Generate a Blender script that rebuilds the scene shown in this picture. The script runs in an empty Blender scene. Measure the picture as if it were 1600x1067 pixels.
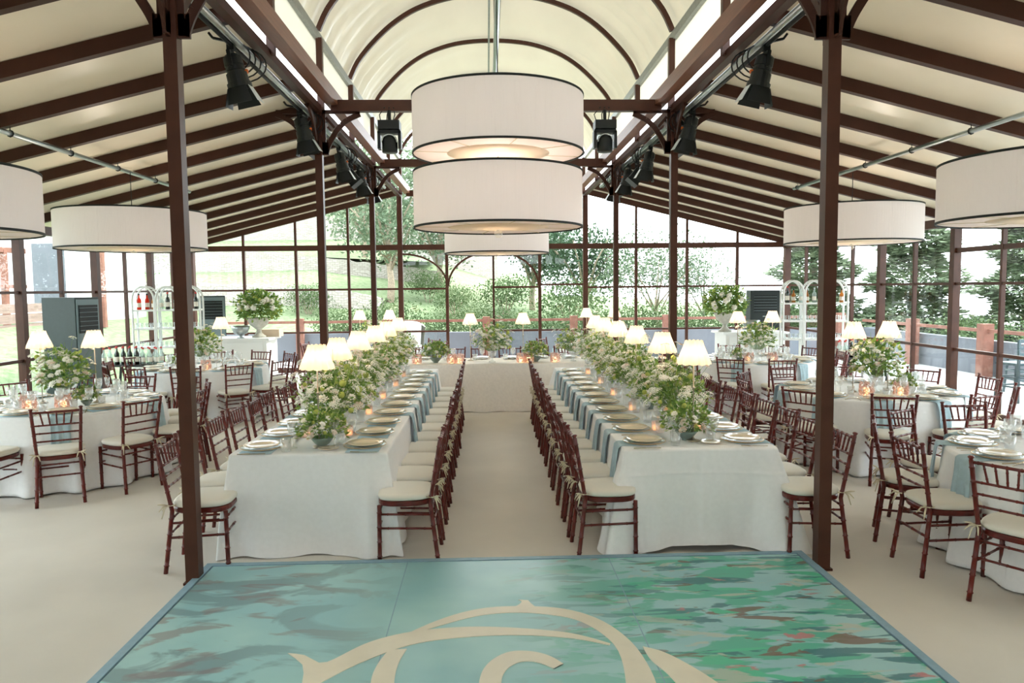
import bpy, math, random
from math import sin, cos, pi, sqrt, atan2, radians as R
from mathutils import Vector, Matrix, noise

# ------------------------------------------------------------------ camera, world, exposure
S = bpy.context.scene
COL = S.collection
CAM = dict(f=1150.0, pitch=.0726, yaw=.033, roll=.0096, x=-.147, z=1.93)


def cam_dir(px, py):
    X0, Y0 = px - 800, py - 533.5
    c, s = cos(CAM['roll']), sin(CAM['roll'])
    X, Y = X0 * c - Y0 * s, X0 * s + Y0 * c
    x, u, d = X / CAM['f'], -Y / CAM['f'], 1.0
    c, s = cos(CAM['pitch']), sin(CAM['pitch'])
    y, z = d * c + u * s, -d * s + u * c
    c, s = cos(CAM['yaw']), sin(CAM['yaw'])
    return Vector((x * c + y * s, -x * s + y * c, z))


fw = cam_dir(800, 533.5).normalized()
rt = (cam_dir(1800, 533.5) - cam_dir(800, 533.5)).normalized()
up = rt.cross(fw).normalized()
cd = bpy.data.cameras.new('camera')
cd.sensor_width = 36
cd.lens = CAM['f'] / 1600 * 36
cd.clip_end = 400
cam = bpy.data.objects.new('camera', cd)
COL.objects.link(cam)
cam.matrix_world = Matrix.Translation((CAM['x'], 0, CAM['z'])) @ Matrix((rt, up, -fw)).transposed().to_4x4()
S.camera = cam

w = bpy.data.worlds.new('sky')
S.world = w
w.use_nodes = True
bg = w.node_tree.nodes['Background']
bg.inputs['Color'].default_value = (.9, .95, 1, 1)
bg.inputs['Strength'].default_value = 2.5

sun = bpy.data.lights.new('sun', 'SUN')
sun.energy = 2.2
sun.angle = R(9)
sun.color = (1, .95, .86)
so = bpy.data.objects.new('sun', sun)
so.rotation_euler = (R(48), 0, R(128))
COL.objects.link(so)

S.view_settings.view_transform = 'Standard'
S.view_settings.look = 'None'
S.view_settings.gamma = 1
S.view_settings.use_curve_mapping = False
S.view_settings.exposure = 1.42
S.cycles.max_bounces = 8
S.cycles.transparent_max_bounces = 20
S.cycles.caustics_reflective = False
S.cycles.caustics_refractive = False
S.cycles.use_denoising = True


# ------------------------------------------------------------------ materials
def srgb(c):
    return tuple((v / 255 / 12.92) if v / 255 <= .04045 else ((v / 255 + .055) / 1.055) ** 2.4 for v in c)


def mat(name, col, rough=.6, metal=0., spec=.5, var=0., vscale=20., bump=0., bscale=80., stretch=None,
        transl=0., alpha=1., emit=None, estr=0., col2=None, coat=0., sheen=0.):
    m = bpy.data.materials.new(name)
    m.use_nodes = True
    nt = m.node_tree
    N, L = nt.nodes, nt.links
    p = N['Principled BSDF']
    c = srgb(col)
    p.inputs['Base Color'].default_value = (*c, 1)
    p.inputs['Roughness'].default_value = rough
    p.inputs['Metallic'].default_value = metal
    p.inputs['Specular IOR Level'].default_value = spec
    p.inputs['Coat Weight'].default_value = coat
    p.inputs['Sheen Weight'].default_value = sheen
    p.inputs['Alpha'].default_value = alpha
    if emit:
        p.inputs['Emission Color'].default_value = (*srgb(emit), 1)
        p.inputs['Emission Strength'].default_value = estr
    tc = N.new('ShaderNodeTexCoord')
    mp = N.new('ShaderNodeMapping')
    L.new(tc.outputs['Object'], mp.inputs['Vector'])
    if stretch:
        mp.inputs['Scale'].default_value = stretch
    colout = None
    if var or col2:
        n = N.new('ShaderNodeTexNoise')
        n.inputs['Scale'].default_value = vscale
        n.inputs['Detail'].default_value = 4
        L.new(mp.outputs[0], n.inputs['Vector'])
        r = N.new('ShaderNodeValToRGB')
        c2 = srgb(col2) if col2 else tuple(v * (1 - var) for v in c)
        c1 = c if col2 else tuple(min(1, v * (1 + var)) for v in c)
        r.color_ramp.elements[0].color = (*c2, 1)
        r.color_ramp.elements[1].color = (*c1, 1)
        r.color_ramp.elements[0].position = .35
        r.color_ramp.elements[1].position = .65
        L.new(n.outputs['Fac'], r.inputs[0])
        L.new(r.outputs[0], p.inputs['Base Color'])
        colout = r.outputs[0]
    if bump:
        n2 = N.new('ShaderNodeTexNoise')
        n2.inputs['Scale'].default_value = bscale
        n2.inputs['Detail'].default_value = 3
        L.new(mp.outputs[0], n2.inputs['Vector'])
        b = N.new('ShaderNodeBump')
        b.inputs['Strength'].default_value = bump
        b.inputs['Distance'].default_value = .01
        L.new(n2.outputs['Fac'], b.inputs['Height'])
        L.new(b.outputs[0], p.inputs['Normal'])
    if transl:
        t = N.new('ShaderNodeBsdfTranslucent')
        t.inputs['Color'].default_value = (*c, 1)
        if colout:
            L.new(colout, t.inputs['Color'])
        mx = N.new('ShaderNodeMixShader')
        mx.inputs[0].default_value = transl
        L.new(p.outputs[0], mx.inputs[1])
        L.new(t.outputs[0], mx.inputs[2])
        L.new(mx.outputs[0], N['Material Output'].inputs['Surface'])
    return m


def glass_mat(name, tint=(1, 1, 1), refl=.9, haze=0., hazecol=(1, 1, 1), rough=.0, ior=1.45, bump=0, bscale=60):
    """thin glass: clear body with fresnel reflection and a little milky scatter"""
    m = bpy.data.materials.new(name)
    m.use_nodes = True
    nt = m.node_tree
    N, L = nt.nodes, nt.links
    N.remove(N['Principled BSDF'])
    tr = N.new('ShaderNodeBsdfTransparent')
    tr.inputs[0].default_value = (*tint, 1)
    gl = N.new('ShaderNodeBsdfGlossy')
    gl.inputs['Color'].default_value = (refl, refl, refl, 1)
    gl.inputs['Roughness'].default_value = rough
    fr = N.new('ShaderNodeLayerWeight')       # symmetric for both faces of a thin pane
    fr.inputs['Blend'].default_value = .5
    pw = N.new('ShaderNodeMath')
    pw.operation = 'POWER'
    pw.inputs[1].default_value = 4.5
    L.new(fr.outputs['Facing'], pw.inputs[0])
    fa = N.new('ShaderNodeMath')
    fa.operation = 'MULTIPLY_ADD'
    f0 = ((ior - 1) / (ior + 1)) ** 2
    fa.inputs[1].default_value = (1 - f0) * .8
    fa.inputs[2].default_value = f0
    L.new(pw.outputs[0], fa.inputs[0])
    mx = N.new('ShaderNodeMixShader')
    L.new(fa.outputs[0], mx.inputs[0])
    L.new(tr.outputs[0], mx.inputs[1])
    L.new(gl.outputs[0], mx.inputs[2])
    last = mx
    if haze:
        df = N.new('ShaderNodeBsdfDiffuse')
        df.inputs[0].default_value = (*hazecol, 1)
        tl = N.new('ShaderNodeBsdfTranslucent')
        tl.inputs[0].default_value = (*hazecol, 1)
        a = N.new('ShaderNodeMixShader')
        L.new(df.outputs[0], a.inputs[1])
        L.new(tl.outputs[0], a.inputs[2])
        m2 = N.new('ShaderNodeMixShader')
        m2.inputs[0].default_value = haze
        L.new(mx.outputs[0], m2.inputs[1])
        L.new(a.outputs[0], m2.inputs[2])
        last = m2
    if bump:
        tc = N.new('ShaderNodeTexCoord')
        v = N.new('ShaderNodeTexVoronoi')
        v.inputs['Scale'].default_value = bscale
        L.new(tc.outputs['Object'], v.inputs['Vector'])
        b = N.new('ShaderNodeBump')
        b.inputs['Strength'].default_value = bump
        L.new(v.outputs['Distance'], b.inputs['Height'])
        L.new(b.outputs[0], gl.inputs['Normal'])
        L.new(b.outputs[0], fr.inputs['Normal'])
    L.new(last.outputs[0], N['Material Output'].inputs['Surface'])
    return m


M = {}
M['steel'] = mat('brown painted steel', (76, 44, 32), .4, spec=.3, var=.12, vscale=6)
M['rafter'] = mat('dark brown rafter paint', (64, 36, 26), .5, spec=.25, var=.1, vscale=5)
M['beam'] = mat('red brown laminated timber', (118, 72, 52), .45, var=.12, vscale=5, stretch=(8, .6, 8))
M['grey_steel'] = mat('galvanised grey rail', (150, 155, 152), .45, metal=.5, var=.08)
M['chrome'] = mat('polished tube', (176, 184, 186), .28, metal=.85, var=.06)
M['pvc'] = mat('cream roof panel', (230, 222, 204), .35, spec=.4, var=.03, vscale=1.4, transl=.11)
M['membrane'] = mat('cream barrel membrane', (222, 215, 194), .4, spec=.4, var=.03, vscale=2, bump=.3, bscale=3.5,
                    stretch=(1, .25, 1), transl=.06)
M['carpet'] = mat('beige carpet', (230, 225, 216), .95, spec=.1, var=.04, vscale=1.2, bump=.35, bscale=420)
M['chair'] = mat('mahogany lacquer', (92, 22, 14), .28, spec=.4, coat=.2, var=.25, vscale=14, stretch=(1, 1, .3))
M['cushion'] = mat('ivory cushion cotton', (230, 226, 214), .9, spec=.1, bump=.12, bscale=260, sheen=.2)
M['tie'] = mat('ivory cord', (222, 212, 186), .9, spec=.1)
M['cloth'] = mat('off white linen', (244, 245, 246), .9, spec=.1, var=.015, vscale=30, bump=.12, bscale=500, sheen=.2)
M['head_cloth'] = mat('pale oatmeal linen', (244, 238, 230), .9, spec=.1, var=.03, vscale=30, bump=.1, bscale=500)
M['napkin'] = mat('dusty blue linen', (178, 202, 212), .9, spec=.1, var=.06, vscale=26, bump=.2, bscale=400)
M['charger'] = glass_mat('clear glass charger', (.96, .98, .97), haze=.25, hazecol=(.85, .88, .86), rough=.08)
M['gold'] = mat('gold rim', (205, 165, 95), .3, metal=.9)
M['plate'] = mat('cream glazed porcelain', (238, 222, 196), .18, spec=.6, coat=.4)
M['cutlery'] = mat('champagne cutlery', (206, 190, 160), .22, metal=.95)
M['crystal'] = glass_mat('cut crystal', (.97, .98, .98), refl=1, haze=.13, hazecol=(1, 1, 1), ior=2.1, rough=.05,
                         bump=.6, bscale=90)
M['clear'] = glass_mat('clear drinking glass', (.96, .98, .98), refl=1, haze=.1, hazecol=(.97, .98, .99), ior=1.8, rough=.02)
M['window'] = glass_mat('window glass', (.95, .985, .975), refl=.8, ior=1.33)
M['pinkglass'] = glass_mat('pink textured glass', (.98, .9, .87), refl=1, haze=.4, hazecol=(.98, .82, .77), ior=1.6,
                           rough=.08, bump=1., bscale=70)
M['candle'] = mat('glowing candle', (255, 224, 196), .6, emit=(255, 200, 140), estr=.9)
M['lampshade'] = mat('pleated cream lampshade', (252, 236, 216), .8, spec=.1, transl=.6)
M['lamp_metal'] = mat('aged silver lamp stem', (186, 176, 160), .3, metal=.9)
M['bulb'] = mat('lit bulb', (255, 225, 180), .5, emit=(255, 210, 150), estr=12)
M['drum'] = mat('white string drum shade', (242, 238, 240), .85, spec=.1, transl=.25, bump=.6, bscale=34,
                stretch=(6, 6, .02))
M['blacktrim'] = mat('black ribbon trim', (18, 26, 26), .7)
M['diffuser'] = mat('frosted diffuser', (250, 242, 238), .6, transl=.4)
M['diffuser_glass'] = mat('amber frosted glass', (248, 234, 214), .4, transl=.35)
M['black'] = mat('matt black metal', (16, 22, 22), .45, spec=.4)
M['blackgloss'] = mat('black lens', (8, 10, 12), .1)
M['cable'] = mat('black cable rubber', (14, 16, 18), .6)
M['orange'] = mat('orange plug', (226, 110, 30), .5)
M['barnwhite'] = mat('pale trim and lit barn door', (205, 214, 216), .5)  # on barn doors: light on one flap put into the colour
M['leaf'] = mat('fresh green leaf', (142, 172, 90), .55, spec=.3, col2=(86, 126, 60), vscale=14, transl=.3)
M['leaf_light'] = mat('lime green leaf', (190, 204, 118), .6, spec=.2, col2=(146, 174, 92), vscale=14, transl=.35)
M['white_flower'] = mat('white flower petals', (255, 253, 246), .8, spec=.1, transl=.12, col2=(250, 246, 230), vscale=30)
M['blush_flower'] = mat('blush flower petals', (250, 224, 208), .8, spec=.1, transl=.25)
M['green_flower'] = mat('green viburnum', (198, 206, 112), .8, spec=.1, transl=.2, bump=.4, bscale=120)
M['stone_urn'] = mat('weathered white urn', (206, 204, 194), .8, var=.12, vscale=18, bump=.3, bscale=60)
M['bowl'] = mat('grey green glazed bowl', (128, 146, 138), .35, var=.1)
M['white_metal'] = mat('white painted metal', (236, 238, 236), .35)
M['white_box'] = mat('white bar panel', (240, 242, 240), .5)
M['ac_dark'] = mat('dark grey steel casing', (38, 52, 54), .4, var=.06)
M['ac_front'] = mat('mid grey casing front', (112, 128, 132), .35, metal=.3)
M['ac_black'] = mat('black casing', (22, 34, 34), .5)
M['amber'] = glass_mat('amber bottle', (.75, .42, .15), haze=.5, hazecol=(.6, .3, .08))
M['redbottle'] = glass_mat('red bottle', (.8, .12, .08), haze=.6, hazecol=(.75, .1, .05))
M['darkbottle'] = mat('dark bottle glass', (24, 36, 28), .1, spec=.8)
M['clearbottle'] = glass_mat('clear bottle', (.86, .93, .9), haze=.3, hazecol=(.75, .84, .82))
M['label'] = mat('paper label', (232, 226, 214), .7)
M['redcap'] = mat('red cap', (196, 50, 44), .5)
M['darktable'] = mat('dark folding table', (44, 42, 40), .5)
M['grass'] = mat('lawn', (132, 142, 112), .95, spec=.05, col2=(106, 124, 90), vscale=6, bump=.6, bscale=60)
M['terrace'] = mat('pale terrace paving', (186, 186, 184), .8, var=.05, vscale=1.5)
M['bush'] = mat('bush leaves', (104, 120, 82), .7, spec=.2, col2=(66, 88, 54), vscale=3, transl=.25)
M['olive'] = mat('grey green tree leaves', (122, 136, 110), .7, spec=.2, col2=(86, 106, 82), vscale=2.5, transl=.25)
M['conifer'] = mat('conifer needles', (136, 148, 120), .8, spec=.1, col2=(98, 114, 90), vscale=2.5, transl=.15)
M['darktree'] = mat('dark evergreen leaves', (88, 110, 82), .7, spec=.2, col2=(58, 80, 60), vscale=2.5, transl=.2)
M['bark'] = mat('pale bark', (150, 136, 118), .9, var=.2)
M['lowwall'] = mat('grey rendered low wall', (114, 118, 126), .8, var=.06, vscale=2)
M['fencewood'] = mat('weathered red brown timber', (134, 90, 76), .8, var=.12, vscale=8)
M['plank'] = mat('grey brown plank', (140, 118, 110), .85, var=.18, vscale=4, stretch=(.4, .4, 6))
M['canvas'] = mat('pale folded canvas', (222, 220, 210), .9, var=.05)
M['darkchair'] = mat('grey garden chair frame', (74, 92, 98), .5)


def stone_mat():
    m = mat('dry stone wall', (214, 208, 200), .9, spec=.1)
    nt = m.node_tree
    N, L = nt.nodes, nt.links
    tc = N.new('ShaderNodeTexCoord')
    br = N.new('ShaderNodeTexBrick')
    br.inputs['Scale'].default_value = 2.3
    br.inputs['Mortar Size'].default_value = .02
    br.inputs['Mortar Smooth'].default_value = .6
    br.inputs['Color1'].default_value = (*srgb((180, 174, 166)), 1)
    br.inputs['Color2'].default_value = (*srgb((158, 152, 144)), 1)
    br.inputs['Mortar'].default_value = (*srgb((122, 116, 108)), 1)
    sp = N.new('ShaderNodeSeparateXYZ')
    cb = N.new('ShaderNodeCombineXYZ')
    L.new(tc.outputs['Object'], sp.inputs[0])
    n = N.new('ShaderNodeTexNoise')
    n.inputs['Scale'].default_value = 1.3
    ad = N.new('ShaderNodeMath')
    ad.operation = 'MULTIPLY_ADD'
    ad.inputs[1].default_value = .5
    L.new(tc.outputs['Object'], n.inputs['Vector'])
    L.new(n.outputs['Fac'], ad.inputs[0])
    L.new(sp.outputs['Z'], ad.inputs[2])
    L.new(sp.outputs['X'], cb.inputs[0])
    L.new(ad.outputs[0], cb.inputs[1])
    L.new(cb.outputs[0], br.inputs['Vector'])
    L.new(br.outputs['Color'], N['Principled BSDF'].inputs['Base Color'])
    return m


def dance_mat():
    """pale teal boards with loose brush strokes of green, umber and dark teal"""
    m = mat('painted dance floor', (120, 184, 182), .32, spec=.4)
    nt = m.node_tree
    N, L = nt.nodes, nt.links
    p = N['Principled BSDF']
    tc = N.new('ShaderNodeTexCoord')

    def noise_(scale, sx, sy, detail=4, off=0, dist=0.):
        mp = N.new('ShaderNodeMapping')
        mp.inputs['Scale'].default_value = (sx, sy, 1)
        mp.inputs['Location'].default_value = (off, off * .7, 0)
        L.new(tc.outputs['Object'], mp.inputs[0])
        n = N.new('ShaderNodeTexNoise')
        n.inputs['Scale'].default_value = scale
        n.inputs['Detail'].default_value = detail
        n.inputs['Distortion'].default_value = dist
        L.new(mp.outputs[0], n.inputs[0])
        return n.outputs['Fac']

    def ramp(src, a, b):
        r = N.new('ShaderNodeMapRange')
        r.inputs[1].default_value = a
        r.inputs[2].default_value = b
        r.clamp = True
        L.new(src, r.inputs[0])
        return r.outputs[0]

    def mul(a, b):
        x = N.new('ShaderNodeMath')
        x.operation = 'MULTIPLY'
        L.new(a, x.inputs[0])
        if isinstance(b, float):
            x.inputs[1].default_value = b
        else:
            L.new(b, x.inputs[1])
        return x.outputs[0]

    def over(base, col, fac):
        x = N.new('ShaderNodeMixRGB')
        L.new(fac, x.inputs[0])
        if isinstance(base, tuple):
            x.inputs[1].default_value = (*srgb(base), 1)
        else:
            L.new(base, x.inputs[1])
        x.inputs[2].default_value = (*srgb(col), 1)
        return x.outputs[0]

    sp = N.new('ShaderNodeSeparateXYZ')
    L.new(tc.outputs['Object'], sp.inputs[0])
    right = ramp(sp.outputs['X'], -.1, 1.1)
    left = ramp(sp.outputs['X'], -.6, -1.5)
    c = over((150, 198, 204), (168, 212, 212), ramp(noise_(1.2, 1, 1.4), .4, .65))
    c = over(c, (120, 152, 160), mul(mul(ramp(noise_(1.5, 1, 1.6, 7, 3, 1.4), .5, .56), left), .8))
    c = over(c, (138, 112, 112), mul(mul(ramp(noise_(1.9, 1, 2.4, 8, 9, 1.2), .55, .6), left), .55))
    c = over(c, (92, 184, 162), mul(ramp(noise_(1.7, 1.2, 3.4, 8, 1, .5), .50, .53), right))
    c = over(c, (58, 118, 128), mul(mul(ramp(noise_(2, 1.1, 5, 8, 5, .5), .575, .60), right), .85))
    c = over(c, (122, 92, 80), mul(mul(ramp(noise_(2, 1.3, 4.2, 8, 12, .6), .61, .63), right), .85))
    c = over(c, (196, 130, 134), mul(mul(ramp(noise_(1.8, 1.3, 3.4, 7, 20, .5), .64, .66), right), .9))
    c = over(c, (188, 196, 184), mul(mul(ramp(noise_(2.0, 1.3, 4, 7, 28, .5), .61, .64), right), .8))
    c = over(c, (88, 196, 160), mul(ramp(noise_(2, 1.1, 4, 8, 33, .5), .61, .63), right))
    L.new(c, p.inputs['Base Color'])
    return m


M['film'] = glass_mat('milky clerestory film', (.96, .96, .92), refl=.8, haze=.85, hazecol=(.66, .65, .58), rough=.1)
M['stone'] = stone_mat()
M['dance'] = dance_mat()
M['dance_edge'] = mat('slate blue edging', (140, 174, 192), .5, var=.05)
M['monogram'] = mat('cream painted scroll', (230, 224, 206), .4, var=.04, vscale=5)


# ------------------------------------------------------------------ mesh builder
class MB:
    def __init__(s):
        s.v, s.f = [], []

    def add(s, vs, fs):
        o = len(s.v)
        s.v += [tuple(v) for v in vs]
        s.f += [tuple(i + o for i in f) for f in fs]
        return s

    def box(s, c, d, rz=0):
        cx, cy, cz = c
        a, b, h = d[0] / 2, d[1] / 2, d[2] / 2
        co, si = cos(rz), sin(rz)
        vs = [(cx + x * co - y * si, cy + x * si + y * co, cz + z) for z in (-h, h) for x, y in
              ((-a, -b), (a, -b), (a, b), (-a, b))]
        return s.add(vs, [(3, 2, 1, 0), (4, 5, 6, 7), (0, 1, 5, 4), (1, 2, 6, 5), (2, 3, 7, 6), (3, 0, 4, 7)])

    def bar(s, p, q, w_, h_, upv=(0, 0, 1)):
        p, q = Vector(p), Vector(q)
        d = (q - p).normalized()
        u = Vector(upv)
        if abs(d.dot(u)) > .98:
            u = Vector((0, 1, 0))
        a = d.cross(u).normalized() * w_ / 2
        b = a.cross(d).normalized() * h_ / 2
        vs = [x + i * a + j * b for x in (p, q) for i, j in ((-1, -1), (1, -1), (1, 1), (-1, 1))]
        return s.add(vs, [(0, 1, 2, 3), (7, 6, 5, 4), (0, 4, 5, 1), (1, 5, 6, 2), (2, 6, 7, 3), (3, 7, 4, 0)])

    def tube(s, pts, r, n=8, caps=True):
        pts = [Vector(p) for p in pts]
        if not isinstance(r, (list, tuple)):
            r = [r] * len(pts)
        o = len(s.v)
        prev = None
        for i, p in enumerate(pts):
            d = (pts[min(i + 1, len(pts) - 1)] - pts[max(i - 1, 0)]).normalized()
            if prev is None:
                a = d.orthogonal().normalized()
            else:
                a = (prev - d * prev.dot(d)).normalized()
            prev = a
            b = d.cross(a)
            for k in range(n):
                t = 2 * pi * k / n
                s.v.append(tuple(p + (a * cos(t) + b * sin(t)) * r[i]))
        for i in range(len(pts) - 1):
            for k in range(n):
                a0 = o + i * n + k
                a1 = o + i * n + (k + 1) % n
                s.f.append((a0, a1, a1 + n, a0 + n))
        if caps:
            s.f.append(tuple(o + k for k in range(n))[::-1])
            s.f.append(tuple(o + (len(pts) - 1) * n + k for k in range(n)))
        return s

    def lathe(s, prof, n=24, c=(0, 0, 0), lobes=0, amp=0.):
        o = len(s.v)
        for r, z in prof:
            for k in range(n):
                t = 2 * pi * k / n
                rr = r * (1 + amp * cos(lobes * t)) if lobes else r
                s.v.append((c[0] + rr * cos(t), c[1] + rr * sin(t), c[2] + z))
        for i in range(len(prof) - 1):
            for k in range(n):
                a0 = o + i * n + k
                a1 = o + i * n + (k + 1) % n
                s.f.append((a0, a1, a1 + n, a0 + n))
        return s

    def ball(s, c, r, n=10, m=6, sq=(1, 1, 1)):
        prof = [(max(1e-4, r * sin(pi * i / m)), -r * cos(pi * i / m)) for i in range(m + 1)]
        o = len(s.v)
        s.lathe(prof, n, (0, 0, 0))
        s.v[o:] = [(c[0] + x * sq[0], c[1] + y * sq[1], c[2] + z * sq[2]) for x, y, z in s.v[o:]]
        return s

    def leaf(s, p, d, u, l, w_):
        """a kite shaped leaf from p along d"""
        p, d = Vector(p), Vector(d).normalized()
        a = d.cross(Vector(u))
        if a.length < 1e-4:
            a = d.orthogonal()
        a.normalize()
        nrm = a.cross(d) * l * .12
        return s.add([p, p + d * l * .5 + a * w_ / 2 - nrm, p + d * l, p + d * l * .5 - a * w_ / 2 - nrm],
                     [(0, 1, 2, 3)])

    def mesh(s, name, m, smooth=False):
        me = bpy.data.meshes.new(name)
        me.from_pydata(s.v, [], s.f)
        if smooth:
            me.polygons.foreach_set('use_smooth', [True] * len(me.polygons))
        for x in (m if isinstance(m, (list, tuple)) else [m]):
            me.materials.append(x)
        me.update()
        return me

    def build(s, name, m, parent=None, smooth=False, loc=None, rz=0, label=None):
        o = bpy.data.objects.new(name, s.mesh(name, m, smooth))
        COL.objects.link(o)
        if parent:
            o.parent = parent
        if loc:
            o.location = loc
        o.rotation_euler.z = rz
        if label:
            o['label'] = label
        return o


def tag(o, label=None, cat=None, group=None, kind=None):
    if label: o['label'] = label
    if cat: o['category'] = cat
    if group: o['group'] = group
    if kind: o['kind'] = kind
    return o


def thing(name, label, cat, loc=(0, 0, 0), rz=0, group=None, kind=None):
    o = bpy.data.objects.new(name, None)
    COL.objects.link(o)
    o.empty_display_size = .1
    o.location = loc
    o.rotation_euler = (0, 0, rz)
    return tag(o, label, cat, group, kind)


def struct(name, mb, m, smooth=False, label=None):
    return tag(mb.build(name, m, None, smooth), label, None, None, 'structure')


CH = {}


def dup(o, loc=None, rz=None, label=None, group=None, parent=None, scale=None):
    c = o.copy()
    COL.objects.link(c)
    if parent is not None:
        c.parent = parent
    if loc is not None: c.location = loc
    if rz is not None: c.rotation_euler = (0, 0, rz)
    if scale is not None: c.scale = scale if isinstance(scale, (tuple, list)) else (scale,) * 3
    if label: c['label'] = label
    if group: c['group'] = group
    for ch in CH.setdefault(o.name, list(o.children)):
        dup(ch, parent=c)
    return c


class Proto:
    """the first placement moves the built thing itself, later ones copy it"""

    def __init__(s, root):
        s.root, s.used = root, False
        CH[root.name] = list(root.children)

    def put(s, loc, rz=0, label=None, group=None, scale=None):
        if not s.used:
            s.used = True
            o = s.root
            o.location = loc
            o.rotation_euler = (0, 0, rz)
            if scale is not None: o.scale = (scale,) * 3 if not isinstance(scale, (tuple, list)) else scale
            return tag(o, label, None, group)
        return dup(s.root, loc, rz, label, group, None, scale)


ORD = ['first', 'second', 'third', 'fourth', 'fifth', 'sixth', 'seventh', 'eighth', 'ninth', 'tenth', 'eleventh',
       'twelfth', 'thirteenth', 'fourteenth', 'fifteenth', 'sixteenth']
HOUR = ['twelve', 'one', 'two', 'three', 'four', 'five', 'six', 'seven', 'eight', 'nine', 'ten', 'eleven']
rnd = random.Random(7)

# ------------------------------------------------------------------ dimensions of the pavilion
PX = 2.11                       # pillar rows
PY = [.75, 4.83, 8.9, 12.88]    # pillar depths
YB = 16.9                       # back wall
XS = 6.8                        # side walls
Z_MID, Z_LOW, Z_EAVE = 1.93, .957, 2.87


def roof_z(x):                  # underside of the rafters
    return 4.05 - .25 * (abs(x) - 2.1)


# ------------------------------------------------------------------ floor and ground
struct('floor', MB().box((0, 3.8, -.05), (13.9, 26.6, .1)), M['carpet'], label='beige carpeted floor of the pavilion')
g = MB()
nx, ny = 90, 70


def ground_z(x, y):
    z = -.12
    if x < -7.6:
        z = max(z, min(1.15, (-7.6 - x) * .27) - .1)
    if y > 21.0:
        t = y - 21.0
        k = min(1, max(.12, (8 - x) / 16))
        z = max(z, -.1 + t * .17 * k * 1.3)
    if x > 11:
        z -= (x - 11) * .08
    return z + (.06 * noise.noise(Vector((x * .5, y * .5, 0))) if (x < -8 or y > 21.5) else 0)


for j in range(ny + 1):
    for i in range(nx + 1):
        x = -45 + 90 * i / nx
        y = -8 + 75 * j / ny
        g.v.append((x, y, ground_z(x, y)))
for j in range(ny):
    for i in range(nx):
        a = j * (nx + 1) + i
        g.f.append((a, a + 1, a + nx + 2, a + nx + 1))
struct('ground', g, M['grass'], True, 'green lawn and hillside around the pavilion')
t = MB().box((8.65, 8, -.06), (3.3, 26, .12)).box((0, 18.6, -.06), (14.4, 3.3, .12))
struct('terrace', t, M['terrace'], label='pale paved terrace outside the glass')

# ------------------------------------------------------------------ dance floor
df = thing('dance_floor', 'pale teal hand-painted dance floor with cream monogram scrolls', 'dance floor', (0, 0, 0))
MB().box((-.02, 3.0, .02), (4.06, 4.0, .04)).build('painted_board', M['dance'], df)
e = MB().box((-.02, 5.03, .021), (4.18, .05, .046)).box((-2.085, 3.0, .021), (.05, 4.02, .046)).box(
    (2.045, 3.0, .021), (.05, 4.02, .046)).box((-.02, .975, .021), (4.18, .05, .046))
e.build('edging', M['dance_edge'], df)
for xx in (-.72, .68):
    MB().box((xx, 3.0, .0403), (.006, 4.0, .0008)).build('board_seam', M['dance_edge'], df)


def floor_pt(zx, zy):
    d = cam_dir(140 + zx * .8375, 860 + zy * .8375)
    k = (.041 - CAM['z']) / d.z
    return (CAM['x'] + d.x * k, d.y * k)


def smooth_poly(pts, n=5):
    out = []
    N_ = len(pts)
    for i in range(N_ - 1):
        p0, p1, p2, p3 = [Vector(pts[min(max(i + k, 0), N_ - 1)]) for k in (-1, 0, 1, 2)]
        for k in range(n):
            u = k / n
            out.append(.5 * ((2 * p1) + (-p0 + p2) * u + (2 * p0 - 5 * p1 + 4 * p2 - p3) * u * u + (
                    -p0 + 3 * p1 - 3 * p2 + p3) * u ** 3))
    out.append(Vector(pts[-1]))
    return out


SC = [0]


def scroll(A, B):
    """ribbon between two edge curves that run the same way"""
    a, b = smooth_poly(A), smooth_poly(B)
    n = 40

    def res(c):
        L_ = [0]
        for i in range(1, len(c)): L_.append(L_[-1] + (c[i] - c[i - 1]).length)
        o, j = [], 0
        for k in range(n + 1):
            t_ = L_[-1] * k / n
            while j < len(c) - 2 and L_[j + 1] < t_: j += 1
            s_ = (t_ - L_[j]) / max(1e-6, L_[j + 1] - L_[j])
            o.append(c[j].lerp(c[j + 1], min(1, s_)))
        return o

    a, b = res(a), res(b)
    SC[0] += .0006
    m = MB()
    for p, q in zip(a, b):
        for z in (.040, .0415 + SC[0]):
            for c in (p, q):
                x, y = floor_pt(c.x, c.y)
                m.v.append((x, y, z))
    for i in range(n):
        o = i * 4
        m.f += [(o + 2, o + 3, o + 7, o + 6), (o, o + 4, o + 5, o + 1), (o, o + 2, o + 6, o + 4),
                (o + 1, o + 5, o + 7, o + 3)]
    m.build('monogram_scroll', M['monogram'], df)


scroll([(575, 163), (650, 130), (720, 110), (790, 104), (880, 108), (950, 128), (1005, 165), (1040, 210), (1062, 262), (1075, 330)],
       [(580, 163), (655, 140), (725, 122), (790, 116), (850, 119), (910, 130), (960, 158), (990, 195), (1002, 262), (1000, 330)])
scroll([(770, 108), (795, 104), (806, 96), (800, 92)], [(860, 112), (838, 108), (826, 101), (818, 93)])
scroll([(370, 192), (402, 196), (428, 210), (452, 205), (520, 172), (600, 152), (700, 143), (800, 145), (900, 155), (972, 174)],
       [(370, 192), (398, 214), (398, 240), (400, 262), (500, 212), (600, 176), (700, 162), (800, 158), (900, 164), (970, 177)])
scroll([(558, 186), (536, 215), (524, 250), (520, 330)], [(592, 184), (576, 212), (568, 250), (566, 330)])
scroll([(728, 300), (726, 250), (740, 215), (775, 192), (815, 188), (855, 196), (884, 212)],
       [(775, 300), (768, 250), (776, 225), (798, 210), (822, 207), (845, 212), (866, 221)])
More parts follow.
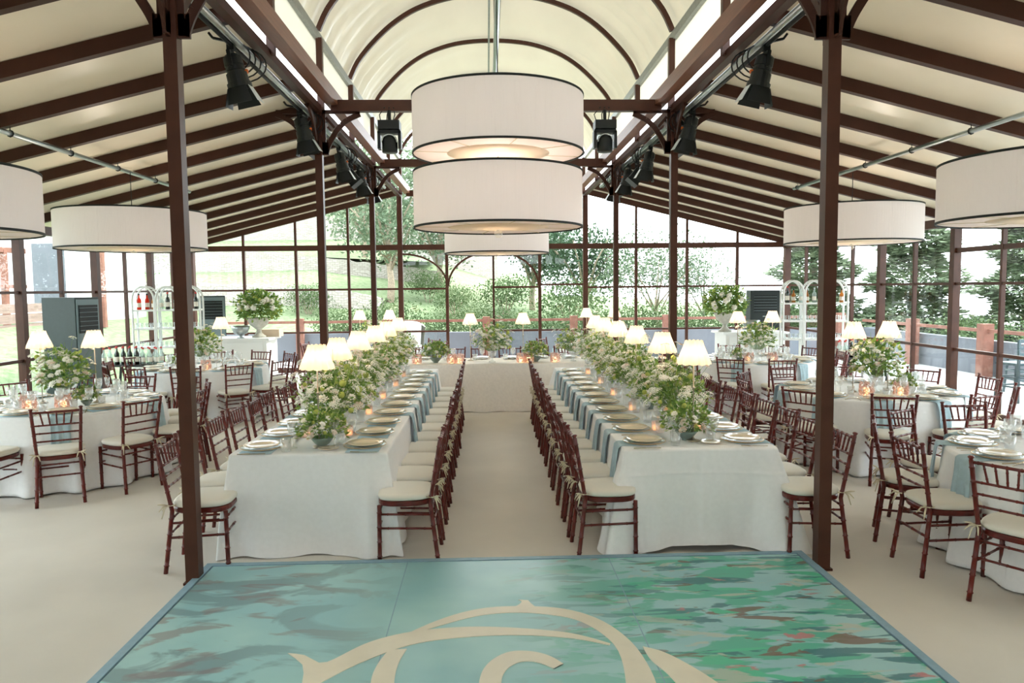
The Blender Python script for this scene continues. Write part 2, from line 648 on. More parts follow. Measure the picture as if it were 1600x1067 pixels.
scroll([(1032, 180), (1070, 190), (1120, 215), (1175, 250), (1240, 300)], [(1032, 180), (1048, 205), (1080, 232), (1105, 262), (1150, 320)])

# ------------------------------------------------------------------ pillars with their curved brackets
def bracket_mb(sx, sy):
    """one flat curved bracket leaving a pillar in direction (sx, sy)"""
    m = MB()
    d = Vector((sx, sy, 0))
    side = Vector((-sy, sx, 0)) * .012

    def strip(pts, wid):
        for i in range(len(pts) - 1):
            p, q = pts[i], pts[i + 1]
            a = d * p[0] + Vector((0, 0, p[1]))
            b = d * q[0] + Vector((0, 0, q[1]))
            m.bar(a, b, .022, wid, (b - a).cross(side).normalized())

    arc = [(p_.x, p_.y) for p_ in smooth_poly([(.08, 0), (.115, .1), (.17, .2), (.24, .3), (.34, .39), (.49, .46)], 3)]
    strip(arc, .06)
    strip([(.06, 0), (.06, .5)], .05)
    strip([(.04, .485), (.49, .485)], .045)
    strip([(.09, .42), (.19, .30)], .03)
    m.bar(d * .043 + Vector((0, 0, .06)), d * .115 + Vector((0, 0, .06)), .022, .15)
    return m


def pillar(x, y, label):
    t_ = thing('pillar', label, None, (x, y, 0), kind='structure')
    MB().box((0, 0, 2.0), (.085, .085, 4.0)).build('shaft', M['steel'], t_)
    MB().box((0, 0, .008), (.11, .11, .016)).build('base_plate', M['steel'], t_)
    for sx, sy in ((1, 0), (-1, 0), (0, -1), (0, 1)):
        o = bracket_mb(sx, sy).build('bracket', M['rafter'], t_, loc=(0, 0, 3.53))
    return t_


for j, yy in enumerate(PY[1:]):
    for sx, sn in ((-1, 'left'), (1, 'right')):
        pillar(sx * PX, yy, 'brown steel pillar of the %s row, %s from the camera' % (sn, ORD[j]))

# ------------------------------------------------------------------ beams, rails, tie beams, rafters
for sx, sn in ((-1, 'left'), (1, 'right')):
    struct('beam', MB().box((sx * 1.935, 4, 4.155), (.13, 26, .145)), M['beam'],
           label='long red brown timber beam along the %s of the nave' % sn)
    struct('beam', MB().box((sx * 2.1, 4, 4.04), (.08, 26, .08)), M['rafter'],
           label='thin outer brown beam under the %s roof slope' % sn)
    m = MB().box((sx * 2.1, 4, 4.88), (.06, 26, .1))
    struct('roof_rail', m, M['grey_steel'], label='grey steel rail carrying the %s foot of the barrel roof' % sn)
    k = 0
    yy = .9
    while yy < YB:
        struct('roof_post', MB().box((sx * 2.06, yy, 4.44), (.07, .07, .8)), M['steel'],
               label='short brown clerestory post on %s beam, %s from the front' % (sn, ORD[k]))
        yy += 1.985
        k += 1
    for zz in (4.5,):
        struct('clerestory', MB().box((sx * 2.12, 4, 4.56), (.008, 26, .62)), M['film'],
               label='milky %s clerestory film under the barrel roof' % sn)
for k, yy in enumerate(PY[1:] + [YB]):
    struct('beam', MB().box((0, yy, 4.08), (3.9, .09, .13)), M['steel'], label='brown tie beam across the nave, %s from the front' % ORD[k])
k = 0
yy = YB
RY = []
while yy > -8.5:
    RY.append(yy)
    yy -= .988
for i, yy in enumerate(RY):
    for sx, sn in ((-1, 'left'), (1, 'right')):
        m = MB().bar((sx * 2.16, yy, roof_z(2.16) + .06), (sx * 6.84, yy, roof_z(6.84) + .06), .07, .12)
        struct('rafter', m, M['rafter'], label='brown sloping rafter of the %s roof, number %d from the back wall' % (sn, i + 1))
for sx, sn in ((-1, 'left'), (1, 'right')):
    m = MB()
    n = 40
    p = [(sx * 2.24, roof_z(2.24) + .13), (sx * 7.2, roof_z(7.2) + .13)]
    m.add([(p[0][0], -9, p[0][1]), (p[1][0], -9, p[1][1]), (p[1][0], YB + .2, p[1][1]), (p[0][0], YB + .2, p[0][1]),
           (p[0][0], -9, p[0][1] + .03), (p[1][0], -9, p[1][1] + .03), (p[1][0], YB + .2, p[1][1] + .03),
           (p[0][0], YB + .2, p[0][1] + .03)],
          [(0, 1, 2, 3), (7, 6, 5, 4), (0, 4, 5, 1), (1, 5, 6, 2), (2, 6, 7, 3), (3, 7, 4, 0)])
    struct('ceiling', m, M['pvc'], label='cream sloping roof panels on the %s side' % sn)

# barrel roof
BP = [(2.1, 4.93), (1.98, 5.17), (1.77, 5.42), (1.5, 5.67), (1.21, 5.86), (.92, 5.98), (.62, 6.06), (.3, 6.1), (0, 6.11)]
BARC = BP + [(-x, z) for x, z in BP[-2::-1]]
m = MB()
ys = [-9 + i * .12 for i in range(217)]
for y in ys:
    for i, (x, z) in enumerate(BARC):
        a = i / (len(BARC) - 1) * pi
        fr = (y - .9) / 1.985
        bay = fr - math.floor(fr)
        sag = .035 * sin(pi * bay) + .03 * noise.noise(Vector((x * 1.2, y * 2.6, z)))
        edge = max(0, 1 - abs(abs(x) - 2.1) / .9)
        sag += .035 * edge * sin(y * 17 + 3 * noise.noise(Vector((y, x, 0))))
        m.v.append((x * (1 - sag * .25) * 1.02, y, z + .05 - sag))
nb = len(BARC)
for j in range(len(ys) - 1):
    for i in range(nb - 1):
        a = j * nb + i
        m.f.append((a, a + nb, a + nb + 1, a + 1))
struct('ceiling', m, M['membrane'], True, 'cream stretched membrane of the barrel vault')
k = 0
yy = .9
while yy < YB + .1:
    m = MB()
    pts = smooth_poly([(x, z) for x, z in BARC], 3)
    for i in range(len(pts) - 1):
        a, b = pts[i], pts[i + 1]
        nn = Vector((-(b - a).y, 0, (b - a).x))
        m.bar((a.x * .985, yy, a.y), (b.x * .985, yy, b.y), .05, .06, nn.normalized())
    struct('roof_rib', m, M['steel'], label='curved brown rib of the barrel vault, %s from the front' % ORD[k])
    yy += 1.985
    k += 1

for sx, sn in ((-1, 'left'), (1, 'right')):  # unseen side walls, added to keep daylight off the near floor
    struct('wall_' + sn, MB().box((sx * 6.85, -3.25, 1.45), (.1, 11.5, 2.9)), M['pvc'], label='cream unseen side wall added to block light behind the camera, %s side' % sn)
struct('wall_front', MB().box((0, -9, 1.6), (14, .1, 3.4)), M['pvc'], label='cream unseen end wall added to cut light behind the camera')  # out of view, added to hold back light from the rear

# ------------------------------------------------------------------ glass walls
wn = [0]


def window(frame, panes, label):
    wn[0] += 1
    t_ = thing('window_%d' % wn[0], label, None, kind='structure')
    frame.build('window_frame', M['steel'], t_)
    panes.build('window_pane', M['window'], t_)
    return t_


# back wall: bays between mullions
BX = [-6.8, -5.63, -4.46, -3.28, -2.11]
for sx, sn in ((-1, 'left'), (1, 'right')):
    for i in range(4):
        x0, x1 = [sx * abs(v) for v in (BX[i], BX[i + 1])]
        xa, xb = min(x0, x1), max(x0, x1)
        f = MB()
        f.box((sx * abs(BX[i + 1]) if i < 3 else sx * abs(BX[3]), YB, 1.45), (.06, .07, 2.9)) if i < 3 else None
        for z, h in ((Z_MID, .045), (Z_LOW, .045), (.1, .12)):
            f.box(((xa + xb) / 2, YB, z), (xb - xa, .05, h))
        xm = sx * abs(BX[i + 1])
        if i < 3:
            f.bar((xm, YB, 2.9), (xm, YB, roof_z(xm) + .02), .05, .06, (0, 1, 0))
        q = MB().add([(xa, YB + .01, .05), (xb, YB + .01, .05), (xb, YB + .01, roof_z(xb) + .02), (xa, YB + .01, roof_z(xa) + .02)],
                     [(0, 1, 2, 3)])
        window(f, q, 'tall glazed bay of the back wall, %s from the %s corner' % (ORD[i], sn))
    struct('beam', MB().box((sx * 4.45, YB, Z_EAVE), (4.7, .09, .12)), M['steel'],
           label='brown transom beam of the back wall, %s half' % sn)
    struct('pillar', MB().box((sx * PX, YB, 2.05), (.11, .11, 4.1)), M['steel'], label='brown back wall pillar at the %s of the nave' % sn)
    struct('pillar', MB().box((sx * XS, YB, 1.45), (.13, .13, 2.95)), M['steel'], label='brown corner pillar at the back %s' % sn)
    # nave end: side light with quarter arch
    f = MB()
    f.box((sx * 1.06, YB, 1.45), (.07, .07, 2.85))
    for z, h in ((Z_MID if sx < 0 else 2.0, .045), (Z_LOW, .045), (.1, .1)):
        f.box((sx * 1.585, YB, z), (1.02, .05, h))
    pts = [(sx * (2.07 - (1.01) * sin(u)), YB, 2.72 - .72 * (1 - cos(u))) for u in [k_ * pi / 2 / 10 for k_ in range(11)]]
    if sx < 0:
        for a, b in zip(pts[:-1], pts[1:]): f.bar(a, b, .04, .045, (0, 1, 0))
    q = MB().box((sx * 1.585, YB + .01, 1.45), (1.05, .008, 2.85))
    window(f, q, 'glazed side light %s of the arched back door' % sn)
struct('beam', MB().box((0, YB, Z_EAVE), (4.1, .09, .12)), M['steel'], label='brown transom beam above the arched back door')
# door: one open leaf side, one closed leaf with mid rail
dr = thing('door_1', 'arched glazed double door in the middle of the back wall', None, kind='structure')
f = MB()
for sx in (-1, 1):
    pts = [(sx * (1.03 - (1 - cos(u)) * 1.0), YB, 1.98 + .78 * sin(u)) for u in [k_ * pi / 2 / 14 for k_ in range(15)]]
    for a, b in zip(pts[:-1], pts[1:]): f.bar(a, b, .045, .05, (0, 1, 0))
f.box((.52, YB, Z_MID + .02), (1.0, .05, .045)).box((.52, YB, Z_LOW), (1.0, .05, .05)).box((.52, YB, .1), (1.0, .05, .1))
f.build('door_frame', M['steel'], dr)
MB().box((.0, YB - .02, 1.4), (.045, .06, 2.7)).build('door_stile', M['rafter'], dr)
MB().box((.53, YB + .01, 1.4), (1.0, .008, 2.7)).build('door_pane', M['window'], dr)
MB().box((.06, YB - .06, 1.0), (.02, .05, .16)).build('door_handle', M['black'], dr)
# nave gable glazing
f = MB().box((0, YB, 3.45), (.05, .06, 1.1))
q = MB().box((0, YB + .01, 3.45), (4.1, .008, 1.1))
for i in range(len(BARC) - 1):
    (x0, z0), (x1, z1) = BARC[i], BARC[i + 1]
    q.add([(x0, YB + .01, 4.1), (x1, YB + .01, 4.1), (x1, YB + .01, z1), (x0, YB + .01, z0)], [(0, 1, 2, 3)])
window(f, q, 'glazed gable above the back door under the barrel vault')

SY = [16.9, 14.85, 12.8, 10.75, 8.7, 6.65, 4.6, 2.55]
for sx, sn in ((-1, 'left'), (1, 'right')):
    for i in range(len(SY) - 1):
        y0, y1 = SY[i + 1], SY[i]
        ym = (y0 + y1) / 2
        f = MB().box((sx * XS, ym, 1.42), (.06, .045, 2.84))
        for z, h in ((Z_MID, .04), (Z_LOW, .045), (.1, .12)):
            f.box((sx * XS, ym, z), (.05, y1 - y0, h))
        if sx > 0 and i > 2:
            f.box((sx * XS, ym, 2.42), (.05, y1 - y0, .07))
        q = MB().box((sx * (XS + .01), ym, 1.42), (.008, y1 - y0, 2.84))
        window(f, q, 'glazed bay of the %s wall, %s from the back corner' % (sn, ORD[i]))
        struct('pillar', MB().box((sx * XS, y0, 1.42), (.11, .11, 2.84)), M['steel'],
               label='brown %s wall pillar, %s from the back corner' % (sn, ORD[i]))
    struct('eave_beam', MB().box((sx * XS, 7, Z_EAVE - .02), (.12, 20, .13)), M['steel'], label='brown eave beam over the %s glass wall' % sn)
    struct('baseboard_' + sn, MB().box((sx * XS, 7, .05), (.1, 20, .1)), M['steel'], label='brown sill rail along the %s wall' % sn)

# ------------------------------------------------------------------ chiavari chair
def seg(p, q, r, ring=.09, n=8):
    """bamboo-look turned stick with small raised rings"""
    p, q = Vector(p), Vector(q)
    L_ = (q - p).length
    k = max(1, int(L_ / ring))
    pts, rs = [p], [r]
    for i in range(1, k + 1):
        t0 = (i - .5) / k
        for dt, rr in ((-.006, 1), (0, 1.3), (.006, 1)):
            pts.append(p.lerp(q, t0 + dt / L_))
            rs.append(r * rr)
    pts.append(q)
    rs.append(r)
    return pts, rs


def make_chair():
    c = thing('chiavari_chair', 'x', 'chair')
    for sx in (-1, 1):
        lo, mi, hi = Vector((sx * .188, -.238, 0)), Vector((sx * .168, -.185, .43)), Vector((sx * .192, -.262, .875))
        a, ra = seg(lo, mi, .0155)
        b, rb = seg(mi, hi, .0145)
        m = MB().tube(a + b[1:] + [hi + Vector((0, -.002, .006)), hi + Vector((0, -.003, .02)), hi + Vector((0, -.004, .027))],
                      ra + rb[1:] + [.011, .02, .012], 8)
        m.build('leg', M['chair'], c, True)
        a, ra = seg((sx * .178, .175, 0), (sx * .182, .17, .42), .0155)
        MB().tube(a, ra, 8).build('leg', M['chair'], c, True)
    s = MB()
    out = []
    for i in range(28):
        t_ = 2 * pi * i / 28
        x, y = cos(t_), sin(t_)
        p_ = .55
        X = math.copysign(abs(x) ** p_, x)
        Y = math.copysign(abs(y) ** p_, y)
        out.append((X * (.198 if Y > 0 else .198 - .018 * abs(Y)), Y * .195 - .005))
    n = len(out)
    for z, k in ((.412, .97), (.42, 1.0), (.44, 1.0), (.448, .97)):
        for x, y in out: s.v.append((x * k, y * k, z))
    for j in range(3):
        for i in range(n): s.f.append((j * n + i, j * n + (i + 1) % n, (j + 1) * n + (i + 1) % n, (j + 1) * n + i))
    s.f.append(tuple(range(n))[::-1])
    s.f.append(tuple(3 * n + i for i in range(n)))
    s.build('seat', M['chair'], c)
    s = MB()
    prof = [(.93, .449), (1.02, .456), (1.045, .472), (1.02, .488), (.92, .497), (.6, .502), (.2, .503)]
    for k, z in prof:
        for x, y in out: s.v.append((x * k, y * k * .98, z))
    for j in range(len(prof) - 1):
        for i in range(n): s.f.append((j * n + i, j * n + (i + 1) % n, (j + 1) * n + (i + 1) % n, (j + 1) * n + i))
    s.f.append(tuple((len(prof) - 1) * n + i for i in range(n)))
    s.f.append(tuple(range(n))[::-1])
    cu = s.build('cushion', M['cushion'], c, True)
    for sx in (-1, 1):
        m = MB()
        x0, y0 = sx * .17, -.19
        m.tube([(x0, y0 + .03, .47), (x0 + sx * .02, y0 - .015, .472), (x0, y0 - .022, .47), (x0 - sx * .02, y0 - .01, .471)], .0045, 5)
        for a, b, l_ in ((.05, -.045, -.03), (-.03, -.05, -.045), (.03, -.035, -.085), (.05, -.05, .02)):
            m.tube([(x0, y0 - .022, .47), (x0 + sx * a * .6, y0 - .02 + b * .5, .478 + l_ * .3), (x0 + sx * a, y0 - .02 + b, .47 + l_)],
                   [.004, .006, .003], 5)
        m.build('cushion_tie', M['tie'], cu, True)
    b = MB()
    pt = lambda sx, z: Vector((sx * (.168 + (.192 - .168) * (z - .43) / .445), -.185 - .077 * (z - .43) / .445, z))
    for z in (.862, .742, .668, .592):
        a, ra = seg(pt(-1, z), pt(1, z), .0105 if z > .8 else .0085, .075)
        b.tube(a, ra, 6)
    for i in range(5):
        u = (i - 2) / 2
        a, ra = seg(pt(0, .742) + Vector((u * .105, 0, 0)), pt(0, .862) + Vector((u * .125, 0, 0)), .0072, .06)
        b.tube(a, ra, 6)
    b.build('backrest', M['chair'], c, True)
    b = MB()
    for z in (.345, .245):
        for sx in (-1, 1):
            y_ = -.238 + .053 * z / .43
            a, ra = seg((sx * (.188 - .02 * z / .43), y_, z), (sx * .18, .173, z + .01), .0085, .1)
            b.tube(a, ra, 6)
    for z in (.375, .27):
        y_ = -.238 + .053 * z / .43
        a, ra = seg((-(.188 - .02 * z / .43), y_, z), (.188 - .02 * z / .43, y_, z), .0085, .1)
        b.tube(a, ra, 6)
        a, ra = seg((-.18, .173, z), (.18, .173, z), .0085, .1)
        b.tube(a, ra, 6)
    b.build('stretchers', M['chair'], c, True)
    return c


chair = Proto(make_chair())

# ------------------------------------------------------------------ tableware prototypes (local +Y points to the table centre, origin on the edge)
def plate_mb(r, z, h):
    return MB().lathe([(.001, z), (r * .55, z), (r * .62, z + h * .15), (r * .97, z + h * .8), (r, z + h), (r * .985, z + h + .003),
                       (r * .64, z + h * .35 + .004), (r * .56, z + .006), (.001, z + .006)], 36)


def single(name, mb, m, cat, smooth=True):
    o = mb.build(name, m, None, smooth)
    o['category'] = cat
    return Proto(o)


charger = thing('charger_plate', 'x', 'plate')
plate_mb(.158, .004, .014).build('glass_disc', M['charger'], charger, True)
MB().tube([(.158 * cos(2 * pi * k / 36), .158 * sin(2 * pi * k / 36), .0195) for k in range(37)], .0022, 5, False).build('gold_rim', M['gold'], charger, True)
charger = Proto(charger)
dplate = single('dinner_plate', plate_mb(.132, .021, .015), M['plate'], 'plate')
bplate = single('bread_plate', plate_mb(.078, .003, .01), M['plate'], 'plate')


def napkin_mb(w0, drop, ondepth=.26, sag=0., seed=1):
    rr = random.Random(seed)
    m = MB()
    path = [(ondepth * (1 - i / 6), .0035) for i in range(7)]
    path += [(-.014, -.002), (-.022, -.014)]
    nd = 8
    for i in range(1, nd + 1): path.append((-.024 - .012 * sin(i / nd * 2.2), -.014 - drop * i / nd))
    nw = 12
    ph = rr.uniform(0, 6)
    for j, (y, z) in enumerate(path):
        hang = max(0, j - 8) / nd
        for i in range(nw + 1):
            u = i / nw * 2 - 1
            wv = w0 * (1 - .22 * sin(min(1, hang * 2) * pi / 2) + .12 * hang)
            yy = y - .014 * hang * (1 + cos(u * 7 + ph)) - (.006 * abs(sin(u * 5)) if j > 7 else 0)
            zz = z + (0.002 * cos(u * 9 + ph) if j < 7 else 0) + .012 * hang * sin(u * 2.3 + ph)
            m.v.append((u * wv / 2, yy, zz))
    for j in range(len(path) - 1):
        for i in range(nw):
            a = j * (nw + 1) + i
            m.f.append((a, a + 1, a + nw + 2, a + nw + 1))
    return m


def solid(o, th=.003):
    md = o.modifiers.new('thick', 'SOLIDIFY')
    md.thickness = th
    md.offset = 1
    return o


naps = []
for sd, dr_ in ((1, .30), (2, .34), (3, .27)):
    P_ = single('napkin', napkin_mb(.19, dr_, seed=sd), M['napkin'], 'napkin')
    solid(P_.root, .002)
    naps.append(P_)
flatnap = single('napkin', MB().box((0, .18, .0022), (.36, .24, .003)), M['napkin'], 'napkin')
f = MB().bar((0, .07, .006), (0, .2, .008), .006, .003).bar((0, .2, .008), (0, .225, .008), .018, .003)
for x in (-.007, 0, .007): f.bar((x, .222, .008), (x, .265, .011), .003, .003)
fork = single('fork', f, M['cutlery'], 'fork', False)
f = MB().bar((0, .07, .006), (0, .16, .007), .009, .006).bar((0, .16, .007), (.002, .27, .007), .014, .002)
knife = single('knife', f, M['cutlery'], 'knife', False)
tumbler = single('tumbler', MB().lathe([(.001, .003), (.032, .003), (.034, .01), (.039, .1), (.036, .1), (.031, .014), (.001, .012)], 20), M['crystal'], 'glass')
wine = single('wine_glass', MB().lathe([(.034, .002), (.03, .005), (.005, .012), (.004, .085), (.012, .095), (.034, .12), (.04, .15), (.037, .2),
                                        (.035, .2), (.038, .15), (.03, .122), (.004, .1)], 18), M['crystal'], 'glass')
flute = single('champagne_glass', MB().lathe([(.03, .002), (.027, .005), (.004, .012), (.004, .11), (.016, .13), (.024, .17), (.026, .22), (.024, .22),
                                              (.02, .17), (.002, .12)], 16), M['clear'], 'glass')
v = thing('votive_candle', 'x', 'candle')
MB().lathe([(.001, .002), (.03, .002), (.036, .02), (.038, .075), (.035, .075), (.032, .02), (.001, .01)], 18).build('votive_glass', M['pinkglass'], v, True)
MB().lathe([(.001, .012), (.024, .012), (.024, .045), (.001, .047)], 12).build('wax', M['candle'], v, True)
votive = Proto(v)


def hurricane():
    t_ = thing('hurricane_lantern', 'x', 'candle holder')
    rr = random.Random(5)
    m = MB()
    for i in range(150):
        z = rr.uniform(.01, .15)
        a = rr.uniform(0, 2 * pi)
        r = .075 * (1 - (z / .15 - .45) ** 2 * .6)
        m.ball((r * cos(a), r * sin(a), z), rr.uniform(.009, .015), 6, 4)
    m.build('beaded_glass', M['pinkglass'], t_, True)
    MB().lathe([(.001, .004), (.03, .004), (.03, .08), (.001, .082)], 12).build('wax', M['candle'], t_, True)
    return Proto(t_)


hurr = hurricane()


def place(o_, x, y, rz, lx, ly, z, label, group):
    c, s_ = cos(rz), sin(rz)
    return o_.put((x + lx * c - ly * s_, y + lx * s_ + ly * c, z), rz, label, group)


def setting(x, y, rz, where, grp, drape=True, full=True, z=.752):
    """one place setting; (x, y) is the edge point, rz turns local +Y to the centre"""
    j = rnd.uniform(-.012, .012)
    r2 = rz + rnd.uniform(-.05, .05)
    if drape:
        place(rnd.choice(naps), x, y, rz, j, -.022 if 'round' in grp else 0, z, 'dusty blue napkin draped over edge, ' + where, 'blue napkins ' + grp)
    else:
        place(flatnap, x, y, rz, j, 0, z, 'dusty blue napkin flat under plate, ' + where, 'blue napkins ' + grp)
    place(charger, x, y, r2, j, .185, z + .002, 'glass charger plate with gold rim, ' + where, 'glass chargers ' + grp)
    place(dplate, x, y, r2, j, .185, z + .002, 'cream dinner plate, ' + where, 'dinner plates ' + grp)
    if full:
        place(fork, x, y, rz, -.2 + j, -.005, z, 'champagne coloured fork, ' + where, 'forks ' + grp)
        place(knife, x, y, rz, .2 + j, -.005, z, 'champagne coloured knife, ' + where, 'knives ' + grp)
    place(tumbler, x, y, r2, .1 + j, .395, z, 'cut crystal tumbler, ' + where, 'crystal tumblers ' + grp)
    place(wine, x, y, r2, -.02 + j, .41, z, 'cut crystal wine glass, ' + where, 'wine glasses ' + grp)


# ------------------------------------------------------------------ table lamps
def make_lamp():
    t_ = thing('table_lamp', 'x', 'lamp')
    MB().lathe([(.001, 0), (.05, 0), (.052, .006), (.045, .012), (.015, .018), (.007, .03), (.001, .03)], 20).build('base', M['lamp_metal'], t_, True)
    MB().lathe([(.0055, .02), (.0055, .2), (.011, .205), (.011, .215), (.0055, .22), (.0055, .40), (.012, .405), (.016, .41), (.012, .417), (.0055, .42),
                (.0055, .68)], 12).build('pole', M['lamp_metal'], t_, True)
    m = MB()
    nl, n = 12, 96
    prof = [(.128, .595), (.124, .612), (.11, .648), (.092, .69), (.074, .735), (.064, .765)]
    o = len(m.v)
    for r, z in prof:
        for k in range(n):
            a = 2 * pi * k / n
            lob = abs(sin(nl * a / 2))
            rr = r * (.91 + .11 * lob)
            m.v.append((rr * cos(a), rr * sin(a), z + (.008 * lob if z > .76 else (-.006 * lob if z < .6 else 0))))
    for i in range(len(prof) - 1):
        for k in range(n):
            a0, a1 = i * n + k, i * n + (k + 1) % n
            m.f.append((a0, a1, a1 + n, a0 + n))
    m.build('lamp_shade', M['lampshade'], t_, True, label='scalloped cream pleated shade')
    MB().ball((0, 0, .69), .018, 10, 6).build('bulb', M['bulb'], t_, True)
    l = bpy.data.lights.new('lamp_glow', 'POINT')
    l.energy = .5
    l.color = (1, .81, .61)
    l.shadow_soft_size = .03
    lo = bpy.data.objects.new('lamp_glow', l)
    COL.objects.link(lo)
    lo.parent = t_
    lo.location = (0, 0, .64)
    return t_


lamp = Proto(make_lamp())

# ------------------------------------------------------------------ flower arrangements
def flowers(name, seed, W_, H_, z0, n_leaf, n_umb, n_green, vessel, blush=0, spill=.0, leafs=.05, n_sprig=8, petal=1.):
    rr = random.Random(seed)
    t_ = thing(name, 'x', 'flowers')
    if vessel == 'bowl':
        MB().lathe([(.001, 0), (.04, 0), (.036, .012), (.06, .03), (.095, .075), (.1, .085), (.094, .085), (.055, .035), (.001, .03)], 24).build(
            'bowl', M['bowl'], t_, True)
    elif vessel == 'vase':
        MB().lathe([(.001, 0), (.05, 0), (.045, .01), (.012, .03), (.012, .06), (.05, .085), (.062, .14), (.066, .19), (.062, .19), (.055, .14),
                    (.04, .09), (.001, .075)], 24).build('glass_vase', M['crystal'], t_, True)
    elif vessel == 'urn':
        MB().lathe([(.001, 0), (.13, 0), (.13, .03), (.1, .045), (.05, .1), (.045, .16), (.09, .2), (.16, .26), (.2, .36), (.225, .40), (.21, .41),
                    (.17, .36), (.001, .3)], 28).build('urn_body', M['stone_urn'], t_, True)

    def pt(f0=.25):
        a = rr.uniform(0, 2 * pi)
        e_ = math.asin(rr.uniform(-.35, 1)) if vessel != 'urn' else math.asin(rr.uniform(-.6, 1))
        q = rr.uniform(f0, 1) ** .5
        p_ = Vector((cos(a) * cos(e_) * W_, sin(a) * cos(e_) * W_, z0 + H_ * .35 + sin(e_) * H_ * .65)) 
        ctr = Vector((0, 0, z0 + H_ * .3))
        p_ = ctr.lerp(p_, q)
        k = 1 + .25 * noise.noise(p_ * 9 + Vector((seed, 0, 0)))
        p_ = ctr + (p_ - ctr) * k
        p_.z = max(p_.z, z0 * .5 - spill)
        return p_, (p_ - ctr).normalized()

    for mt, cnt in (('leaf', n_leaf), ('leaf_light', n_leaf // 2)):
        m = MB()
        for i in range(cnt):
            p_, d = pt(.1)
            d = (d + Vector((rr.uniform(-1, 1), rr.uniform(-1, 1), rr.uniform(-.8, .8))) * .9).normalized()
            s_ = rr.uniform(.6, 1.25) * leafs
            m.leaf(p_, d, (rr.uniform(-1, 1), rr.uniform(-1, 1), 1), s_, s_ * .55)
            if i % 3 == 0:
                m.leaf(p_, (d + Vector((rr.uniform(-1, 1), rr.uniform(-1, 1), 0)) * .8), (0, 0, 1), s_ * .8, s_ * .45)
        m.build('foliage', M[mt], t_)
    m = MB()
    heads = []
    for i in range(n_umb + n_sprig):
        p_, d = pt(.65)
        if i < n_sprig:
            p_ = p_ + Vector((d.x * .06, d.y * .06, .07 + rr.uniform(0, .08)) ) * (W_ / .22)
        m.tube([Vector((p_.x * .25, p_.y * .25, z0)), p_ * .8 + Vector((0, 0, z0 * .2)), p_], .0016, 3, False)
        heads.append((p_, d, i < n_sprig))
    m.build('stems', M['leaf'], t_)
    for nm, mt, sel in (('blossom', 'white_flower', 0), ('blossom', 'blush_flower', 1)):
        m = MB()
        for i, (p_, d, sp_) in enumerate(heads):
            if (rr.random() < blush) != bool(sel): continue
            nrm = (d * .6 + Vector((0, 0, 1)) * .7 + Vector((rr.uniform(-.4, .4), rr.uniform(-.4, .4), 0))).normalized()
            a = nrm.orthogonal().normalized()
            b = nrm.cross(a)
            rad = rr.uniform(.022, .04) * (W_ / .22) ** .35
            for k in range(26):
                ang = k * 2.4
                r_ = rad * sqrt((k + .5) / 26)
                c = p_ + a * cos(ang) * r_ + b * sin(ang) * r_ + nrm * (rad * .35 * (1 - (r_ / rad) ** 2))
                s_ = rr.uniform(.0046, .0074) * petal
                u = rr.uniform(0, 6)
                e1 = (a * cos(u) + b * sin(u)) * s_ + nrm * rr.uniform(-.3, .3) * s_
                e2 = (b * cos(u) - a * sin(u)) * s_ + nrm * rr.uniform(-.3, .3) * s_
                m.add([c - e1, c - e2, c + e1, c + e2], [(0, 1, 2, 3)])
        if m.v: m.build(nm, M[mt], t_)
    if n_green:
        me = None
        for i in range(n_green):
            p_, d = pt(.8)
            s_ = rr.uniform(.013, .025) * (W_ / .22) ** .3
            if me is None:
                b_ = MB().ball((0, 0, 0), 1, 10, 7).build('guelder_ball', M['green_flower'], t_, True)
                me = b_.data
            else:
                b_ = bpy.data.objects.new('guelder_ball', me)
                COL.objects.link(b_)
                b_.parent = t_
            b_.location, b_.scale = p_, (s_, s_, s_)
    return t_


fl_low = [Proto(flowers('flower_bowl', s, .21, .26, .08, 330, 26, 13, 'bowl', blush=.25, spill=.02, n_sprig=4, petal=1.2)) for s in (1, 2)]
fl_tall = [Proto(flowers('flower_vase', s, .27, .36, .16, 260, 96, 12, 'vase', blush=.12, n_sprig=18, petal=1.15)) for s in (3, 4, 5)]
fl_round = [Proto(flowers('flower_centrepiece', s, .27, .42, .17, 240, 90, 9, 'vase', blush=.1, n_sprig=12, leafs=.065, petal=1.6)) for s in (6, 8)]


def urn_flowers(seed):
    t_ = flowers('flower_urn', seed, .42, .58, .40, 1500, 0, 36, 'urn', n_sprig=0, leafs=.07)
    rr = random.Random(seed)
    for i in range(8):
        a = -pi / 2 + rr.uniform(-1.2, 1.2)
        e_ = rr.uniform(-.4, .7)
        c = Vector((cos(a) * cos(e_) * .38, sin(a) * cos(e_) * .42, .62 + sin(e_) * .3))
        m = MB()
        for k in range(26):
            u, v_ = rr.uniform(0, 6.28), rr.uniform(-1, 1)
            d = Vector((cos(u) * sqrt(1 - v_ * v_), sin(u) * sqrt(1 - v_ * v_), v_))
            m.leaf(c + d * .012, d + Vector((0, -.5, 0)), (0, 0, 1), .062, .062)
        m.ball(c, .05, 10, 7)
        m.build('peony', M['white_flower'], t_, True)
    return t_


